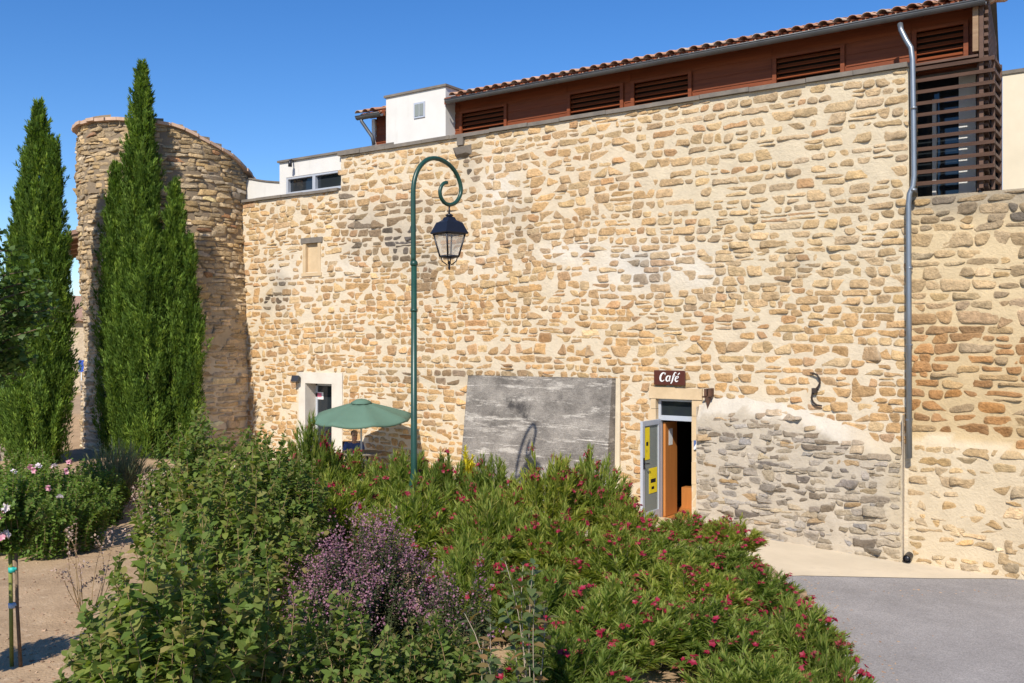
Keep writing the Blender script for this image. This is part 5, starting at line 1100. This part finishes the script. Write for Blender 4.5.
# rose bushes and standard roses at the left
p = at(38, 456, 12.4); b = bush(40, 1.0, p.z-ground(p.x, p.y), 210, 60, .062, .046, broad=True, whorl=2, start=.1, ang=(50,95), spread=.75, dome=.45, thick=.004, lmat=LM['rose'], droop=.2, ja=20, ju=.4)
o = plant('rose_bush', 'rounded rose bush with pink blooms on the bare soil in front of the left cypress', 'rose bush', p.x, p.y, b)
for px, py, w in ((30,467,0),(34,470,0),(38,466,1),(13,472,1),(55,466,1),(69,462,0),(66,471,0),(18,491,1),(8,486,0),(60,497,1),(48,488,0)):
    q = at(px, py, 11.75)-Vector(o.location); link('rose_bloom', RW if w else RO[px % 2], o, q, (.4, 0, px), (.85,)*3)
for k, (px, py, dz, r) in enumerate(((12,450,15.2,.85),(88,462,14.2,.62))):
    p = at(px, py, dz); b2 = bush(90+k, r, p.z-ground(p.x, p.y), 120, 50, .065, .048, broad=True, whorl=2, start=.1, ang=(50,95), spread=.75, dome=.45, thick=.004, lmat=LM['rose'], droop=.2, ja=20, ju=.4)
    plant('rose_bush', ('rose bush without blooms at the very left, between the blooming one and the cypress', 'small green bush between the blooming rose bush and the grey tuft')[k], 'rose bush', p.x, p.y, b2)
def standard(px, dz, lbl, loc=None, seed=50, flowers=()):
    p = at(px, 500, dz) if loc is None else Vector((*loc, 0)); g0 = ground(p.x, p.y); zc = 1.62
    o = thing('standard_rose', (p.x, p.y, g0), lbl, 'standard rose', 'standard roses on stakes in the bare soil')
    b = bush(seed, .32, .64, 80, 50, .052, .038, broad=True, whorl=2, start=.12, ang=(50,95), spread=.2, dome=.5, thick=.004, lmat=LM['rose'], droop=.25)
    link('crown', b[0], o, (0,0,zc-g0-.08)); link('crown_stems', b[1], o, (0,0,zc-g0-.08))
    m = MB(); e_ = RT*.055; m.tube([(p.x+e_.x+.04, p.y+e_.y, g0-.05), (p.x+e_.x*.8, p.y+e_.y*.8, g0+.5), (p.x+.02, p.y+.02, zc+.05)], [.016,.014,.014], 7); m.build('stem', M['bark'], o)
    m = MB(); m.tube([(p.x-RT.x*.005, p.y, g0-.05), (p.x-.01, p.y-.01, zc-.02)], .017, 8); m.build('stake', M['stake'], o)
    for z, mt in ((1.38, 'turq'), (1.08, 'paleblue')):
        m = MB(); m.tube([(p.x+.005, p.y, z-.02), (p.x+.005, p.y, z+.02)], .033, 8); m.tube([(p.x, p.y, z), (p.x+.04, p.y+.02, z+.01)], .015, 6); m.build('tie', M[mt], o)
    for k, (a, z) in enumerate(flowers): link('rose_bloom', RO[k % 2] if k % 3 else RW, o, (RT.x*a-FW.x*.22, RT.y*a-FW.y*.22, z-g0), (1.0, 0, k), (.9,)*3)
    return o
standard(12, 8.0, 'pink standard rose tied to a green stake at the left edge of the bare soil', flowers=((-.06,1.86),(.01,1.88),(-.01,1.82),(.06,1.72),(-.05,1.70),(.02,1.69),(.07,1.94)))
standard(0, 0, 'standard rose standing just out of the picture to the left, its shadow on the soil', loc=(-7.72,3.05), seed=51, flowers=((0,1.9),(.1,1.8)))
# cypresses
CY = [(.55,.62,.55),(.8,.85,.8),(1,1,1),(1.2,1.2,1.1),(1.45,1.35,1.2)]
def cypress(name, lbl, px, pyb, dz, spires, seed):
    p = at(px, pyb, dz); g0 = ground(p.x, p.y); o = thing(name, (p.x, p.y, g0), lbl, 'cypress', 'tall cypresses beside the tower'); r_ = np.random.default_rng(seed)
    P = []; Dd = []; Up = []; LL = []; CC = []; tm = MB()
    for (sx, sy, top, R, dens, z0) in spires:                     # offset across and into the view, height, radius
        top_z = H+(341.5-top)*dz/FP-g0; bx = RT*sx+FW*sy; n = int(dens*.42*top_z*R*2*math.pi)
        top_z -= .22; tm.tube([bx*.3, bx*.8+Vector((0,0,top_z*.3)), bx+Vector((0,0,top_z*.8))], [.11*R/.6,.07*R/.6,.02], 7)
        for k in range(n):
            t = (z0+(1-z0)*r_.random()**.85); f = (1-max(0, (t-.22)/.78)**1.7)**.85 if t > .22 else .80+.20*t/.22
            a = r_.random()*6.283; lump = 1+.42*nz(math.cos(a)*1.6+sx*3, math.sin(a)*1.6+seed, t*6)+.24*nz(a*2, t*16, seed)
            rr = R*f*lump*(.45+.55*r_.random()**.5); c = np.array([bx.x+rr*math.cos(a), bx.y+rr*math.sin(a), t*top_z])
            out = np.array([math.cos(a), math.sin(a), 0]); ax = unit(np.array([0,0,1])+out*r_.uniform(.05,.42)+r_.normal(0,.13,3)); tl = r_.uniform(.45,1.05)*(.45+.6*f); tr_ = r_.uniform(.06,.135)*(.45+.55*f)
            nb = 95; CC.append(np.tile([*CY[int(r_.integers(0,5))], 1.0], (nb*4,1))); s_ = r_.random(nb); o_ = unit(r_.normal(0,1,(nb,3))); q = c+ax*((s_-.4)*tl)[:,None]+o_*(tr_*(1.05-s_)**.7)[:,None]
            P.append(q); Dd.append(ax*1.0+o_*.65+r_.normal(0,.15,(nb,3))); Up.append(o_); LL.append(r_.uniform(.7,1.25,nb))
    LL = np.concatenate(LL); v, f = leaves(np.concatenate(P), np.concatenate(Dd), np.concatenate(Up),   .10*LL, .026*LL, False, .1, .05)
    cm = np_mesh('crown', v, f, LM['cypress']); cm.color_attributes.new('Col', 'FLOAT_COLOR', 'POINT').data.foreach_set('color', np.concatenate(CC).ravel()); link('crown', cm, o); t_o = tm.build('trunk', M['bark'], None); t_o.parent = o; return o
cypress('cypress', 'narrow dark cypress at the left, behind the rose bush', 38, 458, 21.0, [(0,0,100,.60,58,.0),(.40,-.1,138,.34,60,.05),(-.42,.1,190,.42,60,.05),(.1,-.3,240,.5,50,0)], 61)
cypress('cypress', 'taller many-spired cypress right in front of the round tower', 146, 462, 22.2, [(-.10,0,62,.52,62,.0),(.72,-.15,180,.44,62,.0),(-.74,.1,160,.38,62,.0),(1.10,-.2,235,.26,60,.0),(.25,-.45,215,.46,62,.0),(-.30,-.3,250,.40,60,.0)], 62)
# leafy tree reaching in from the left edge
p = at(-26, 330, 12.5); g0 = ground(p.x, p.y); o = thing('leafy_tree', (p.x, p.y, g0), 'dark leafy tree whose branches reach in at the left edge', 'tree'); m = MB(); r_ = np.random.default_rng(71); P = []; Dd = []; Up = []
top = at(0, 232, 12.5).z-g0; bot = at(0, 392, 12.5).z-g0; m.tube([(0,0,-.05),(.03,.02,bot*.8),(.0,.0,top*.75)], [.09,.07,.025], 8)
for k in range(70):
    a = r_.random()*6.283; ze = r_.uniform(bot, top); fr = math.sin(math.pi*min(1,max(.08,(ze-bot)/(top-bot)*.9+.08)))**.6; rr = .98*fr*r_.uniform(.5,1.05); e = np.array([rr*math.cos(a), rr*math.sin(a), ze]); s0 = np.array([0,0,max(bot*.75, ze-.5*rr)])
    m.tube([tuple(s0), tuple((s0+e)/2+np.array([0,0,.08])), tuple(e)], [.02,.012,.005], 5, cap=False); n = 60; s_ = .35+.7*r_.random(n); P.append(s0+(e-s0)*s_[:,None]+r_.normal(0,.075,(n,3))); dd = unit(e-s0)+r_.normal(0,.7,(n,3)); Dd.append(dd); Up.append(np.tile([0,0,1.],(n,1))+r_.normal(0,.5,(n,3)))
P = np.concatenate(P); q = r_.uniform(.7,1.2,len(P)); v, f = leaves(P, np.concatenate(Dd), np.concatenate(Up), .10*q, .068*q, True, .2, .25); link('crown', np_mesh('crown', v, f, LM['tree']), o); t_o = m.build('trunk', M['bark'], None); t_o.parent = o
# boulders by the doorstep, chips and pebbles on the soil
M['boulder'] = surf('pale_limestone', (.66,.60,.50), (.52,.46,.37), scale=4, rough=.9, bump=.5, bscale=20)
import bmesh
for px, py, dz, r, lbl in ((652,527,14.6,.34,'pale limestone boulder at the foot of the open café door'),(719,549,13.4,.30,'pale rounded limestone boulder between the two small oleander tufts')):
    p = at(px, py, dz); bm = bmesh.new(); bmesh.ops.create_icosphere(bm, subdivisions=4, radius=1)
    for v in bm.verts: k = 1+.22*noise.noise(v.co*1.3+Vector((px,0,0)))+.06*noise.noise(v.co*4); v.co = Vector((v.co.x*r*k*1.1, v.co.y*r*k*.8, max(-.3, v.co.z)*k*(p.z-ground(p.x,p.y))*1.0))
    me = bpy.data.meshes.new('boulder'); bm.to_mesh(me); bm.free(); me.polygons.foreach_set('use_smooth', [True]*len(me.polygons)); me.materials.append(M['boulder']); tag(link('boulder', me, None, (p.x, p.y, ground(p.x, p.y)-.02)), lbl, 'boulder')
M['chip'] = leafmat('mulch_chip', [(.42,.27,.17),(.30,.17,.10),(.50,.36,.25),(.22,.14,.09),(.46,.33,.22)], 0, .9, .1, (1,1,1))
r_ = np.random.default_rng(81); V_ = []; F_ = []; n0 = 0
def chips(n, cx, cy, sx, sy, s0, s1):
    global n0
    for k in range(n):
        x, y = cx+r_.normal(0, sx), cy+r_.normal(0, sy); s_ = r_.uniform(s0, s1); z = ground(x, y)+s_*.12; a = r_.random()*6.28; ca, sa = math.cos(a), math.sin(a)
        hx, hy, hz = s_*r_.uniform(.6,1.2), s_*r_.uniform(.3,.7), s_*r_.uniform(.15,.4); tz = r_.normal(0,.3)
        for sz in (-1, 1):
            for i, j in ((-1,-1),(1,-1),(1,1),(-1,1)): u, w = i*hx*r_.uniform(.7,1), j*hy*r_.uniform(.7,1); V_.append((x+u*ca-w*sa, y+u*sa+w*ca, z+sz*hz+u*tz))
        F_.extend([(n0,n0+3,n0+2,n0+1),(n0+4,n0+5,n0+6,n0+7),(n0,n0+1,n0+5,n0+4),(n0+1,n0+2,n0+6,n0+5),(n0+2,n0+3,n0+7,n0+6),(n0+3,n0,n0+4,n0+7)]); n0 += 8
chips(1500, -4.6, 5.3, .8, .7, .012, .032); chips(900, -9.5, 5.5, 2.2, 1.6, .006, .022); chips(500, -8.0, 4.2, .8, .8, .006, .02); chips(260, -3.2, 10.0, .5, 1.6, .006, .016)
for k in range(420):
    y = r_.uniform(8.5, 15.0); chips(1, ax_left(y)+.9+abs(r_.normal(0, .28)), y, .02, .02, .006, .022)
for k in range(160): chips(1, r_.uniform(-6.5, .5), 15.72-abs(r_.normal(0,.05)), .02, .02, .006, .02)
tag(link('mulch', np_mesh('mulch', np.array(V_), np.array(F_), M['chip'], False)), kind='stuff')
